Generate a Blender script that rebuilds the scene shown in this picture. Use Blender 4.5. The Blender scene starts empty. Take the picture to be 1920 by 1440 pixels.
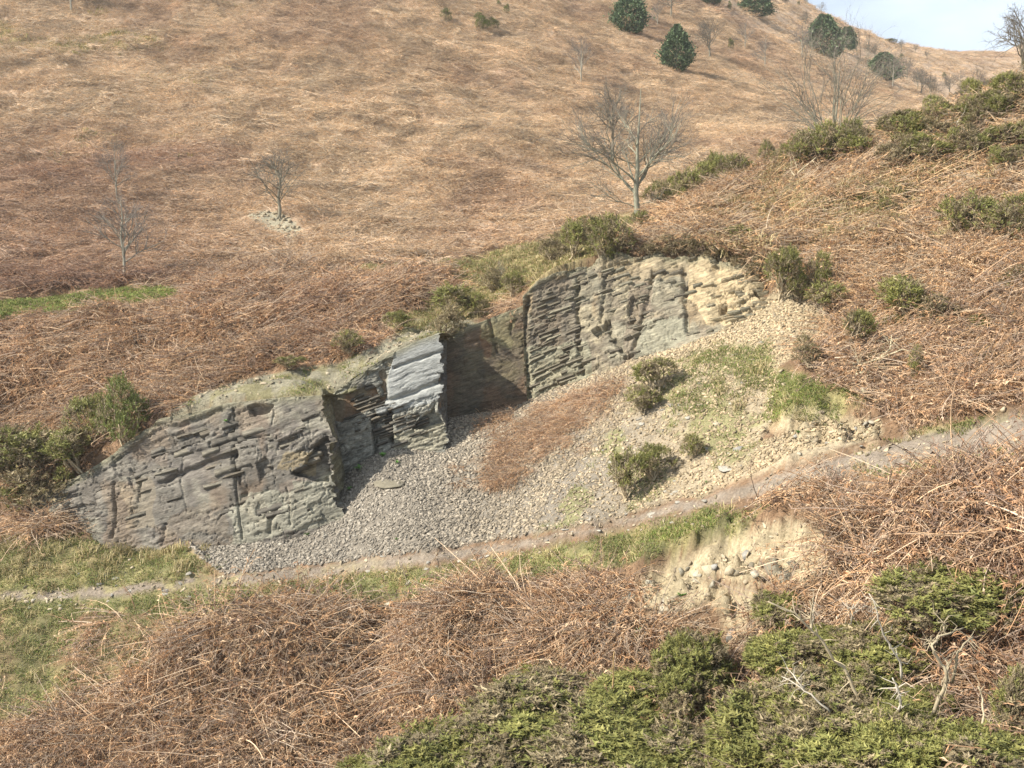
import bpy, bmesh, math, random
import numpy as np
from mathutils import Vector, Matrix

random.seed(7)
RNG = np.random.default_rng(11)
SC = bpy.context.scene
COL = SC.collection

# ------------------------------------------------------------------ camera, sky, sun, exposure
FPX = 1884.0                       # focal length in pixels of the 1920 px wide photograph
PITCH = math.radians(7.0)
SP, CP = math.sin(PITCH), math.cos(PITCH)
cd = bpy.data.cameras.new('camera')
cam = bpy.data.objects.new('camera', cd)
COL.objects.link(cam)
cd.sensor_width = 36.0
cd.lens = 36.0 * FPX / 1920.0
cd.clip_start = 0.2
cd.clip_end = 4000.0
cam.location = (0, 0, 0)
cam.rotation_euler = (math.radians(90) - PITCH, 0, 0)
SC.camera = cam

SUN_D = Vector((0.74, 0.27, -0.62)).normalized()      # the way the light travels
sd = bpy.data.lights.new('sun', 'SUN')
sun = bpy.data.objects.new('sun', sd)
COL.objects.link(sun)
sd.energy = 5.0
sd.angle = math.radians(0.55)
sd.color = (1.0, 0.945, 0.86)
sun.rotation_euler = SUN_D.to_track_quat('-Z', 'Y').to_euler()
sun.location = (-40, -10, 60)

world = bpy.data.worlds.new('World')
SC.world = world
world.use_nodes = True
wn, wl = world.node_tree.nodes, world.node_tree.links
wn.clear()
w_out = wn.new('ShaderNodeOutputWorld')
w_bg = wn.new('ShaderNodeBackground')
w_sky = wn.new('ShaderNodeTexSky')
w_sky.sky_type = 'NISHITA'
w_sky.sun_disc = False
w_sky.sun_elevation = math.asin(-SUN_D.z)
w_sky.sun_rotation = math.atan2(-SUN_D.x, -SUN_D.y)
w_sky.air_density = 1.0
w_sky.dust_density = 1.5
w_sky.ozone_density = 1.2
w_tc = wn.new('ShaderNodeTexCoord')
w_map = wn.new('ShaderNodeMapping')
w_map.inputs['Scale'].default_value = (1.6, 1.6, 4.5)
w_no = wn.new('ShaderNodeTexNoise')
w_no.inputs['Scale'].default_value = 2.3
w_no.inputs['Detail'].default_value = 7
w_no.inputs['Roughness'].default_value = 0.5
w_rmp = wn.new('ShaderNodeMapRange')
w_rmp.inputs['From Min'].default_value = 0.36
w_rmp.inputs['From Max'].default_value = 0.72
w_rmp.inputs['To Min'].default_value = 0.30
w_rmp.inputs['To Max'].default_value = 0.85
w_mix = wn.new('ShaderNodeMix')
w_mix.data_type = 'RGBA'
w_mix.inputs[7].default_value = (12.0, 13.6, 15.6, 1)
wl.new(w_tc.outputs['Generated'], w_map.inputs['Vector'])
wl.new(w_map.outputs['Vector'], w_no.inputs['Vector'])
wl.new(w_no.outputs['Fac'], w_rmp.inputs['Value'])
wl.new(w_rmp.outputs['Result'], w_mix.inputs[0])
wl.new(w_sky.outputs['Color'], w_mix.inputs[6])
wl.new(w_mix.outputs[2], w_bg.inputs['Color'])
w_bg.inputs['Strength'].default_value = 0.06
wl.new(w_bg.outputs['Background'], w_out.inputs['Surface'])

SC.view_settings.view_transform = 'Standard'
SC.view_settings.look = 'None'
SC.view_settings.gamma = 1.0
SC.view_settings.use_curve_mapping = False
SC.view_settings.exposure = 0.86
SC.cycles.use_adaptive_sampling = True
SC.cycles.adaptive_threshold = 0.02
SC.cycles.max_bounces = 4
SC.cycles.diffuse_bounces = 2
SC.cycles.glossy_bounces = 1
SC.cycles.transmission_bounces = 2
SC.cycles.volume_bounces = 0

# ------------------------------------------------------------------ photograph geometry -> world
def pix_dir(u, v):
    a = (np.asarray(u, float) - 960.0) / FPX
    b = (720.0 - np.asarray(v, float)) / FPX
    y = CP + b * SP
    z = -SP + b * CP
    return a / y, z / y            # x/Y and z/Y of the sight line
def P(u, v, Y):
    a, e = pix_dir(u, v)
    return np.array([a * Y, Y, e * Y])
def proj(x, y, z):
    d = y * CP - z * SP
    d = np.where(d < 0.01, 0.01, d)
    up = y * SP + z * CP
    return 960.0 + FPX * x / d, 720.0 - FPX * up / d

# ------------------------------------------------------------------ noise
def _h(ix, iy, iz, seed):
    n = (ix.astype(np.int64) * 374761393 + iy.astype(np.int64) * 668265263 + iz.astype(np.int64) * 2147483647 + seed * 974711) & 0xFFFFFFFF
    n = ((n ^ (n >> 13)) * 1274126177) & 0xFFFFFFFF
    n = ((n ^ (n >> 16)) * 2246822519) & 0xFFFFFFFF
    n = n ^ (n >> 15)
    return (n & 0xFFFFFF) / float(0x1000000)
def vnoise(x, y, seed=0):
    x = np.asarray(x, float); y = np.asarray(y, float)
    ix = np.floor(x); iy = np.floor(y)
    fx = x - ix; fy = y - iy
    fx = fx * fx * fx * (fx * (fx * 6 - 15) + 10); fy = fy * fy * fy * (fy * (fy * 6 - 15) + 10)
    z = np.zeros_like(ix)
    a = _h(ix, iy, z, seed); b = _h(ix + 1, iy, z, seed)
    c = _h(ix, iy + 1, z, seed); d = _h(ix + 1, iy + 1, z, seed)
    return (a * (1 - fx) + b * fx) * (1 - fy) + (c * (1 - fx) + d * fx) * fy
def fbm(x, y, octv=4, seed=0, gain=0.5):
    s = 0; amp = 1; tot = 0; f = 1.0
    for k in range(octv):
        s = s + amp * vnoise(x * f + 17.3 * k, y * f - 9.1 * k, seed + k)
        tot += amp; amp *= gain; f *= 2.03
    return s / tot
def smooth(a, b, x):
    t = np.clip((x - a) / (b - a), 0, 1)
    return t * t * (3 - 2 * t)
def in_poly(u, v, poly):
    res = np.zeros(u.shape, bool)
    n = len(poly)
    for i in range(n):
        x0, y0 = poly[i]; x1, y1 = poly[(i + 1) % n]
        if y0 == y1: continue
        c = ((y0 > v) != (y1 > v)) & (u < (x1 - x0) * (v - y0) / (y1 - y0) + x0)
        res ^= c
    return res

# ------------------------------------------------------------------ the lie of the land
COMMON = [  # u, v, distance
    # below the frame and foot of the near bank
    (-150, 1900, 18.5), (480, 1900, 17.5), (960, 1900, 15.8), (1440, 1900, 13.0), (2070, 1900, 10.8),
    (-150, 1440, 22.5), (200, 1440, 22.2), (500, 1440, 21.6), (800, 1440, 20.3), (1100, 1450, 18.6), (1400, 1460, 16.4), (1650, 1460, 14.7), (1920, 1450, 13.4), (2070, 1440, 13.0),
    (-150, 1290, 24.8), (200, 1290, 24.2), (500, 1300, 23.6), (740, 1300, 22.7), (960, 1300, 21.4), (1200, 1300, 19.7), (1450, 1290, 18.1), (1700, 1260, 16.6), (1920, 1230, 15.4),
    (300, 1200, 25.3), (600, 1180, 25.0), (900, 1160, 23.6), (1150, 1130, 22.5), (1350, 1080, 21.4), (1560, 1060, 19.3), (1800, 1020, 17.6), (1980, 1000, 16.9),
    (600, 1115, 26.3), (900, 1085, 25.2), (1150, 1040, 24.1), (1400, 985, 22.8), (1600, 940, 21.2), (1850, 890, 19.6), (2050, 850, 19.0),
    # the path
    (-150, 1120, 27.6), (100, 1112, 27.4), (300, 1098, 27.1), (500, 1085, 26.8), (800, 1050, 26.0), (1100, 1000, 24.9), (1250, 968, 24.3), (1400, 925, 23.6), (1600, 870, 22.5), (1850, 815, 21.3), (2060, 775, 20.6),
    # right slope above the path
    (1640, 800, 24.2), (1850, 720, 23.6), (2050, 680, 23.0), (1600, 730, 25.9), (1600, 650, 27.9), (1850, 600, 26.6), (1600, 560, 30.3), (1850, 480, 29.6), (2050, 430, 29.2),
    (1600, 450, 33.4), (1560, 330, 38.0), (1700, 380, 35.0), (1850, 350, 33.4), (1700, 270, 39.0), (1850, 215, 39.5), (2050, 130, 40.0), (2050, 300, 34.0),
    (1500, 470, 33.6), (1500, 590, 30.0), (1530, 680, 27.6), (1480, 800, 25.4),
    # beyond the crest of the right slope
    (1600, 390, 52), (1700, 340, 53), (1850, 285, 54), (2050, 210, 55), (1700, 300, 75), (1850, 250, 78), (2050, 190, 80), (1850, 215, 120), (2050, 180, 120),
    # left margin
    (-150, 1010, 30.6), (-150, 900, 33.0),
]
LOW = [
    (0, 1010, 30.2), (80, 972, 30.6), (200, 1012, 29.6), (350, 1022, 29.1), (470, 1016, 28.9), (560, 1000, 28.9), (625, 972, 29.0),
    (650, 915, 30.2), (700, 862, 30.6), (830, 846, 30.9), (835, 794, 32.5), (985, 754, 33.1), (1100, 709, 32.4), (1250, 655, 31.6), (1400, 606, 31.0), (1470, 580, 30.6),
    (700, 950, 28.6), (900, 900, 29.0), (1050, 850, 28.8), (1200, 770, 28.7), (1350, 720, 28.2), (900, 980, 27.2), (1200, 880, 26.7), (1400, 800, 26.4), (650, 1020, 27.9),
    # hidden behind the rock
    (985, 700, 37), (700, 830, 36), (300, 960, 36), (1250, 620, 37), (0, 940, 35), (1500, 500, 37), (-150, 850, 38),
]
HIGH = [
    # cliff top
    (60, 938, 30.8), (200, 858, 30.6), (300, 783, 30.6), (430, 754, 30.3), (605, 738, 29.8), (625, 742, 31.1), (735, 662, 31.3), (826, 622, 31.7), (838, 624, 33.4), (900, 606, 33.9), (975, 577, 34.2),
    (1000, 530, 34.2), (1150, 477, 35.0), (1300, 470, 34.2), (1400, 500, 33.0), (1470, 562, 31.2),
    (450, 718, 32.2), (620, 690, 32.2), (760, 640, 33.0),
    # bracken bank at the left and the terrace above it
    (0, 860, 33.2), (150, 800, 33.3), (300, 740, 33.4), (0, 740, 35.4), (200, 690, 35.4), (450, 660, 35.2), (620, 630, 35.4), (0, 610, 38.4), (200, 592, 38.6), (450, 572, 38.8), (650, 560, 39), (800, 570, 38),
    (-150, 590, 39), (-150, 700, 36.5),
    (0, 578, 42.0), (200, 556, 42.5), (450, 536, 43.5), (700, 505, 45), (900, 490, 45), (1050, 455, 46), (1180, 420, 48), (900, 540, 39), (1050, 490, 39), (1190, 440, 40),
    (1300, 405, 39), (1430, 345, 39.5), (1450, 430, 36),
    # far hillside
    (-150, 540, 46), (230, 520, 46), (-150, 400, 57), (230, 400, 58), (525, 410, 58), (800, 440, 54), (1000, 410, 57), (1150, 330, 70),
    (-150, 200, 82), (230, 200, 83), (600, 200, 85), (900, 200, 90), (1180, 200, 101), (1350, 240, 94), (1400, 330, 66), (1300, 375, 57),
    (-150, 0, 110), (230, 0, 112), (600, 0, 117), (900, 0, 127), (1180, 60, 138), (1180, 0, 155), (1268, 132, 122), (1400, 120, 143), (1415, 28, 180), (1400, 0, 196),
    (-150, -320, 190), (600, -320, 205), (1200, -250, 270), (-150, -520, 330), (600, -520, 350), (1200, -360, 400), (-150, -520, 640), (600, -480, 640), (1200, -300, 640),
    (1545, 108, 178), (1560, 200, 118), (1655, 147, 205), (1740, 190, 195), (1820, 140, 270), (1700, 110, 255), (1600, 75, 232),
    (1480, 10, 228), (1600, 52, 275), (1700, 84, 320), (1780, 99, 365), (1840, 102, 400), (1480, 40, 300), (1600, 90, 370), (1700, 112, 430), (1840, 125, 500),
    (1480, 130, 640), (1600, 150, 700), (1740, 150, 700), (1920, 80, 640), (2070, 40, 640), (1920, 110, 520), (2070, 80, 520), (1950, 150, 300), (2070, 140, 300), (1760, 230, 120),
    (1480, 360, 52), (1440, 380, 52),
]
class TPS:
    def __init__(self, pts):
        pts = np.array(pts, float)
        a, e = pix_dir(pts[:, 0], pts[:, 1])
        self.c = np.stack([a * 1.3, np.log(pts[:, 2])], 1)
        n = len(pts)
        A = np.zeros((n + 3, n + 3))
        A[:n, :n] = self.k(self.c, self.c) + np.eye(n) * 1.5e-4
        A[:n, n] = 1; A[:n, n + 1:] = self.c
        A[n, :n] = 1; A[n + 1:, :n] = self.c.T
        b = np.zeros(n + 3); b[:n] = e
        self.w = np.linalg.solve(A, b)
    @staticmethod
    def k(p, q):
        r2 = ((p[:, None, :] - q[None, :, :]) ** 2).sum(2)
        return 0.5 * r2 * np.log(r2 + 1e-12)
    def __call__(self, a, l):
        p = np.stack([a.ravel() * 1.3, l.ravel()], 1)
        out = np.empty(len(p)); n = len(self.c)
        for i in range(0, len(p), 20000):
            q = p[i:i + 20000]
            out[i:i + 20000] = self.k(q, self.c) @ self.w[:n] + self.w[n] + q @ self.w[n + 1:]
        return out.reshape(a.shape)
T_LOW = TPS(COMMON + LOW + [(x[0], x[1], x[2]) for x in HIGH if x[2] > 36.5 and not (600 < x[0] < 1470 and x[2] < 45)])
T_HIGH = TPS(COMMON + HIGH)

# brink of the quarry: where the ground jumps from the floor to the top, by pixel column -> distance
SEAM = [(-400, 33.0), (0, 31.4), (60, 31.0), (200, 30.75), (300, 30.7), (430, 30.45), (607, 29.95), (609, 31.2), (735, 31.4), (828, 31.8), (830, 33.45), (900, 34.0), (978, 34.3), (1000, 34.3), (1150, 35.1), (1300, 34.3), (1400, 33.05), (1470, 31.3), (1530, 30.2), (2400, 30.2)]
SEAM_A = np.array([(s[0] - 960.0) / FPX / 0.99 for s in SEAM]); SEAM_Y = np.array([s[1] for s in SEAM])
YMIN = 12.5
def ground_base(x, y):
    x = np.asarray(x, float); y = np.asarray(y, float)
    yy = np.maximum(y, YMIN)
    a = np.clip(x / yy, -0.6, 0.6); l = np.log(yy)
    lo = T_LOW(a, l) * yy; hi = T_HIGH(a, l) * yy
    sy = np.interp(a, SEAM_A, SEAM_Y)
    wide = 0.12 + 3.0 * smooth(1430, 1560, 960 + a * FPX * 0.99) + 2.0 * smooth(40, -150, 960 + a * FPX * 0.99)
    w = smooth(0, 1, (yy - sy) / wide)
    return lo * (1 - w) + hi * w, w

PATH = [(-160, 1108), (150, 1098), (400, 1076), (640, 1052), (850, 1028), (1000, 1004), (1150, 975), (1300, 938), (1450, 892), (1600, 850), (1750, 812), (2100, 752), (2100, 815), (1850, 850), (1700, 874), (1560, 900), (1420, 932), (1280, 962), (1130, 998), (960, 1036), (800, 1062), (600, 1087), (400, 1104), (200, 1122), (-160, 1140)]
PATH = [(p[0], p[1] + (6 if p[0] < 1200 else 0)) for p in PATH[:12]] + [(p[0], p[1] - (5 if p[0] < 1200 else 3)) for p in PATH[12:]]
GRASS = [
    [(-200, 1010), (230, 1012), (345, 1022), (400, 1080), (200, 1105), (-200, 1115)],
    [(-200, 1125), (250, 1112), (600, 1085), (850, 1060), (1000, 1034), (1200, 990), (1330, 955), (1420, 960), (1380, 1010), (1260, 1040), (1100, 1065), (960, 1090), (820, 1110), (700, 1130), (540, 1125), (380, 1160), (300, 1230), (220, 1330), (-200, 1360)],
    [(1452, 690), (1500, 700), (1570, 725), (1640, 740), (1560, 790), (1440, 785)],
    [(1320, 650), (1450, 640), (1440, 720), (1380, 770), (1290, 780), (1250, 760)],
    [(1560, 880), (1760, 800), (1900, 770), (2000, 760), (2000, 800), (1700, 880)],
    [(1620, 880), (2000, 820), (2000, 860), (1700, 900)],
    [(1640, 1190), (1700, 1190), (1700, 1260), (1640, 1260)],
]
SCREE = [(345, 1018), (560, 1004), (626, 960), (630, 880), (700, 825), (838, 800), (838, 760), (900, 750), (985, 715), (1100, 666), (1250, 615), (1400, 570), (1480, 560), (1560, 590), (1540, 640), (1455, 690), (1450, 780), (1420, 830), (1560, 790), (1650, 790), (1640, 820), (1450, 880), (1280, 935), (1150, 972), (1000, 1000), (850, 1026), (640, 1052), (420, 1078)]
SCREE_FERN = [(870, 810), (960, 775), (1060, 735), (1150, 712), (1190, 725), (1130, 790), (1050, 850), (980, 900), (880, 925), (850, 880), (930, 830)]
SCREE_MEADOW = [(1230, 700), (1330, 640), (1450, 640), (1450, 780), (1420, 840), (1280, 935), (1150, 972), (1010, 995), (1040, 900), (1130, 830)]
OCHRE = [
    [(1180, 500), (1330, 470), (1470, 540), (1560, 580), (1545, 645), (1400, 640), (1250, 670), (1330, 600)],
    [(1385, 1000), (1480, 972), (1580, 1005), (1590, 1060), (1500, 1085), (1400, 1095), (1310, 1080), (1260, 1090), (1225, 1085), (1250, 1060), (1290, 1040)],
    [(1440, 800), (1500, 770), (1640, 790), (1650, 820), (1480, 840)],
    [(1195, 1085), (1300, 1050), (1340, 1120), (1275, 1150), (1205, 1140)],
    [(1290, 1090), (1420, 1110), (1440, 1190), (1410, 1230), (1350, 1150)],
]
TERRACE = [
    [(-200, 575), (60, 562), (250, 538), (350, 543), (260, 570), (100, 588), (-200, 605)],
    [(640, 505), (780, 492), (880, 486), (1000, 455), (1100, 430), (1190, 395), (1210, 430), (1130, 470), (1020, 520), (960, 560), (870, 610), (760, 630), (720, 610), (740, 590), (880, 560), (870, 520), (780, 500), (690, 520)],
]
SHELF = [(285, 790), (380, 735), (450, 712), (560, 690), (640, 682), (720, 640), (790, 592), (850, 590), (900, 610), (826, 632), (740, 668), (700, 690), (640, 735), (605, 750), (430, 762), (300, 795)]
HAW_PATCH = [(462, 402), (490, 395), (530, 398), (568, 432), (545, 446), (505, 428), (480, 415)]
TREE_PATCH = [(150, 520), (240, 505), (360, 515), (330, 540), (200, 535)]
THICKET = [(690, 1600), (700, 1420), (850, 1300), (950, 1235), (1100, 1255), (1230, 1215), (1310, 1165), (1400, 1265), (1460, 1160), (1640, 1130), (1800, 1110), (1890, 1170), (2000, 1250), (2000, 1600)]

def pm(u, v, polys, x, y, jit=9.0):
    """share (0..1) of a few noise-shifted looks that fall into one of the outlines"""
    if polys and not isinstance(polys[0], list): polys = [polys]
    acc = np.zeros(u.shape)
    for k in range(4):
        j = jit * (0.6 + 0.5 * k)
        uu = u + (fbm(x * 1.7, y * 1.7, 3, 40 + k) - 0.5) * 4 * j
        vv = v + (fbm(x * 1.7 + 50, y * 1.7, 3, 60 + k) - 0.5) * 2.2 * j
        m = np.zeros(u.shape, bool)
        for p in polys: m |= in_poly(uu, vv, p)
        acc += m
    return acc / 4

def masks(x, y, z, w):
    u, v = proj(x, y, z)
    lo = 1 - w
    far = smooth(40, 46, y)
    M = {}
    near = (y < 36)
    M['path'] = pm(u, v, PATH, x, y, 8) * lo * near
    M['grass'] = pm(u, v, GRASS, x, y, 10) * lo * near
    M['grass'] = M['grass'] * np.where((u < 420) & ((v > 1150) | (v < 1085)), (np.where(v < 1085, .62, .22) + np.where(v < 1085, .38, .6) * smooth(.40, .62, fbm(x * .9, y * .9, 4, 88))), 1.0)
    M['scree'] = pm(u, v, SCREE, x, y, 7) * lo * near
    M['fern'] = pm(u, v, SCREE_FERN, x, y, 24) * lo * near
    M['meadow'] = pm(u, v, SCREE_MEADOW, x, y, 14) * lo * near
    M['ochre'] = pm(u, v, OCHRE, x, y, 10) * near
    M['terrace'] = pm(u, v, TERRACE, x, y, 7) * w * (y > 30) * (y < 56)
    M['shelf'] = pm(u, v, SHELF, x, y, 5) * w * (y < 36)
    M['haw'] = pm(u, v, HAW_PATCH, x, y, 1.5) * (y > 50) * (y < 66)
    M['tpatch'] = pm(u, v, TREE_PATCH, x, y, 5) * (y > 40) * (y < 52)
    gl = smooth(520, 60, u) * smooth(330, 150, v) * far
    M['fgreen'] = gl * smooth(0.47, 0.60, fbm(x * 0.11, y * 0.11, 4, 71))
    bare = np.clip(M['path'] + M['grass'] * 0.93 + M['scree'] + M['terrace'] * 0.93 + M['shelf'] + M['haw'] + M['ochre'] * 0.84 + M['tpatch'] * 0.45, 0, 1)
    M['bracken'] = np.clip((1 - bare) + M['fern'] * 0.8, 0, 1)
    return M, u, v

def ground(x, y, fine=True):
    x = np.asarray(x, float); y = np.asarray(y, float)
    z, w = ground_base(x, y)
    u, v = proj(x, y, z)
    far = smooth(44, 75, y)
    pathm = in_poly(u, v, PATH) & (y < 36)
    screem = in_poly(u, v, SCREE) & (w < 0.5)
    amp = np.where(pathm, 0.05, np.where(screem, 0.16, np.where(in_poly(u, v, GRASS[1]) | in_poly(u, v, GRASS[0]), .28, 0.62)))
    amp = amp * (1 - smooth(0, 1, 1 - np.abs(y - np.interp(np.clip(x / np.maximum(y, YMIN), -.6, .6), SEAM_A, SEAM_Y)) / 1.1) * (u > 40) * (u < 1490) * 0.85)
    near_n = (fbm(x * 0.75, y * 0.75, 4, 3) - 0.5) * amp * 1.5
    far_n = (fbm(x * 0.22, y * 0.16, 5, 5) - 0.5) * 1.9 + (fbm(x * 0.9, y * 0.7, 3, 6) - 0.5) * 0.35
    d = near_n * (1 - far) + far_n * far
    och = (in_poly(u, v, OCHRE[1]) | in_poly(u, v, OCHRE[2]) | in_poly(u, v, OCHRE[3]) | in_poly(u, v, OCHRE[4])) & (y < 30)
    d = d + och * ((np.abs(fbm(x * 1.6, y * 1.6, 3, 78) - .5) * 2 - .3) * .75 + (fbm(x * 5, y * 5, 3, 79) - .5) * .28)
    # gully and hollows in the near bank (soil runnel in front of the path)
    g = np.exp(-((u - 722) / 22.0) ** 2) * smooth(1120, 1180, v) * (y < 30)
    d = d - 0.95 * g
    # scarps where the turf has slipped
    for line, hgt, back in (([(1440, 815), (1480, 797), (1510, 784), (1545, 770), (1600, 765), (1640, 778), (1668, 800)], .55, 45.0), ([(1180, 1100), (1250, 1052), (1340, 1030), (1400, 1028), (1470, 1022), (1560, 1035), (1610, 1060)], .55, 70.0), ([(640, 1160), (700, 1150), (800, 1135), (960, 1110), (1080, 1095), (1170, 1105)], .25, 40.0)):
        lu = np.array([q[0] for q in line], float); lv = np.interp(u, lu, [q[1] for q in line])
        inside = smooth(lu[0], lu[0] + 40, u) * smooth(lu[-1], lu[-1] - 40, u) * (y < 33)
        wob = (fbm(x * 2.2, y * 2.2, 3, 77) - .5) * 26
        dv = lv + wob - v
        d = d + hgt * inside * smooth(-7, 13, dv) * np.exp(-np.clip(dv, 0, 400) / back)
    mound = np.exp(-(((u - 790) / 75.0) ** 2 + ((v - 535) / 26.0) ** 2)) * (y > 33) * (y < 48) * w
    for cu, cv, ru, rv, hh in ((500, 1235, 175, 75, .75), (930, 1170, 170, 60, .60), (200, 1400, 150, 60, .45), (1660, 1000, 170, 50, .3), (640, 1240, 55, 80, .35), (820, 1220, 70, 80, .35)):
        d = d + hh * np.exp(-((u - cu) / ru) ** 2 - ((v - cv) / rv) ** 2) * (y < 28)
    return z + d + 0.55 * mound, w

def at(u, v, ymin=12.6, ymax=640.0):
    """the first ground point on the sight line of a photograph pixel"""
    a, e = pix_dir(u, v)
    Y = np.exp(np.linspace(math.log(ymin), math.log(ymax), 1500))
    gz, _ = ground(a * Y, Y)
    hit = np.nonzero(e * Y <= gz)[0]
    i = hit[0] if len(hit) else len(Y) - 1
    i0 = max(i - 1, 0)
    Y2 = np.linspace(Y[i0], Y[i], 25)
    gz, _ = ground(a * Y2, Y2)
    hit = np.nonzero(e * Y2 <= gz)[0]
    y = Y2[hit[0]] if len(hit) else Y[i]
    return float(a * y), float(y), float(ground(np.array([a * y]), np.array([y]))[0][0])
def normal_at(x, y, d=0.25):
    zx = (ground(x + d, y)[0] - ground(x - d, y)[0]) / (2 * d)
    zy = (ground(x, y + d)[0] - ground(x, y - d)[0]) / (2 * d)
    n = np.stack([-zx, -zy, np.ones_like(zx)], -1)
    return n / np.linalg.norm(n, axis=-1, keepdims=True)

# ------------------------------------------------------------------ mesh and object helpers
def mesh_np(name, V, F, col=None, mat=None, shade=False, tint=None):
    V = np.asarray(V, np.float32); F = np.asarray(F, np.int32)
    me = bpy.data.meshes.new(name)
    me.vertices.add(len(V)); me.vertices.foreach_set('co', V.ravel())
    k = F.shape[1]
    me.loops.add(F.size); me.loops.foreach_set('vertex_index', F.ravel())
    me.polygons.add(len(F)); me.polygons.foreach_set('loop_start', np.arange(len(F), dtype=np.int32) * k)
    if shade: me.polygons.foreach_set('use_smooth', np.ones(len(F), bool))
    me.update(calc_edges=True)
    if col is not None:
        c = np.ones((len(V), 4), np.float32); c[:, :3] = col
        me.attributes.new('col', 'FLOAT_COLOR', 'POINT').data.foreach_set('color', c.ravel())
    if mat is not None: me.materials.append(mat)
    return me
def obj(name, me, parent=None, loc=None):
    o = bpy.data.objects.new(name, me)
    COL.objects.link(o)
    if parent is not None: o.parent = parent
    if loc is not None: o.location = loc
    return o
def thing(name, label, cat, loc, rz=0.0, sc=1.0, group=None):
    o = bpy.data.objects.new(name, None)
    COL.objects.link(o)
    o.location = loc; o.rotation_euler = (0, 0, rz)
    o.scale = (sc, sc, sc) if not isinstance(sc, (tuple, list)) else sc
    o.empty_display_size = 0.1
    o['label'] = label; o['category'] = cat
    if group: o['group'] = group
    return o
class Acc:
    """collects triangles of many little shapes"""
    def __init__(self): self.V = []; self.F = []; self.C = []; self.n = 0
    def add(self, V, F, c):
        V = np.asarray(V, float); F = np.asarray(F, int)
        self.V.append(V); self.F.append(F + self.n)
        c = np.asarray(c, float)
        self.C.append(np.broadcast_to(c, (len(V), 3)) if c.ndim == 1 else c)
        self.n += len(V)
    def mesh(self, name, mat, shade=False):
        return mesh_np(name, np.concatenate(self.V), np.concatenate(self.F), np.concatenate(self.C), mat, shade)
def tube(pts, rad, k=4, cap=False):
    pts = np.asarray(pts, float); n = len(pts)
    t = np.gradient(pts, axis=0); t /= np.linalg.norm(t, axis=1, keepdims=True) + 1e-9
    ref = np.array([0.31, 0.95, 0.05]) if abs(t[0] @ np.array([0.31, 0.95, 0.05])) < 0.9 else np.array([1.0, 0, 0])
    s = np.cross(t, ref); s /= np.linalg.norm(s, axis=1, keepdims=True) + 1e-9
    q = np.cross(t, s)
    an = np.arange(k) * 2 * math.pi / k
    R = np.asarray(rad, float)[:, None, None]
    V = pts[:, None, :] + R * (np.cos(an)[None, :, None] * s[:, None, :] + np.sin(an)[None, :, None] * q[:, None, :])
    V = V.reshape(-1, 3)
    i = np.arange(n - 1)[:, None] * k; j = np.arange(k)[None, :]; j2 = (j + 1) % k
    a = (i + j).ravel(); b = (i + j2).ravel(); c = (i + k + j2).ravel(); d = (i + k + j).ravel()
    F = np.concatenate([np.stack([a, b, c], 1), np.stack([a, c, d], 1)])
    if cap:
        top = (n - 1) * k
        F = np.concatenate([F, np.array([[top, top + x, top + x + 1] for x in range(1, k - 1)]), np.array([[0, x + 1, x] for x in range(1, k - 1)])])
    return V, F
def unit(v): return v / (np.linalg.norm(v, axis=-1, keepdims=True) + 1e-9)

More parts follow.
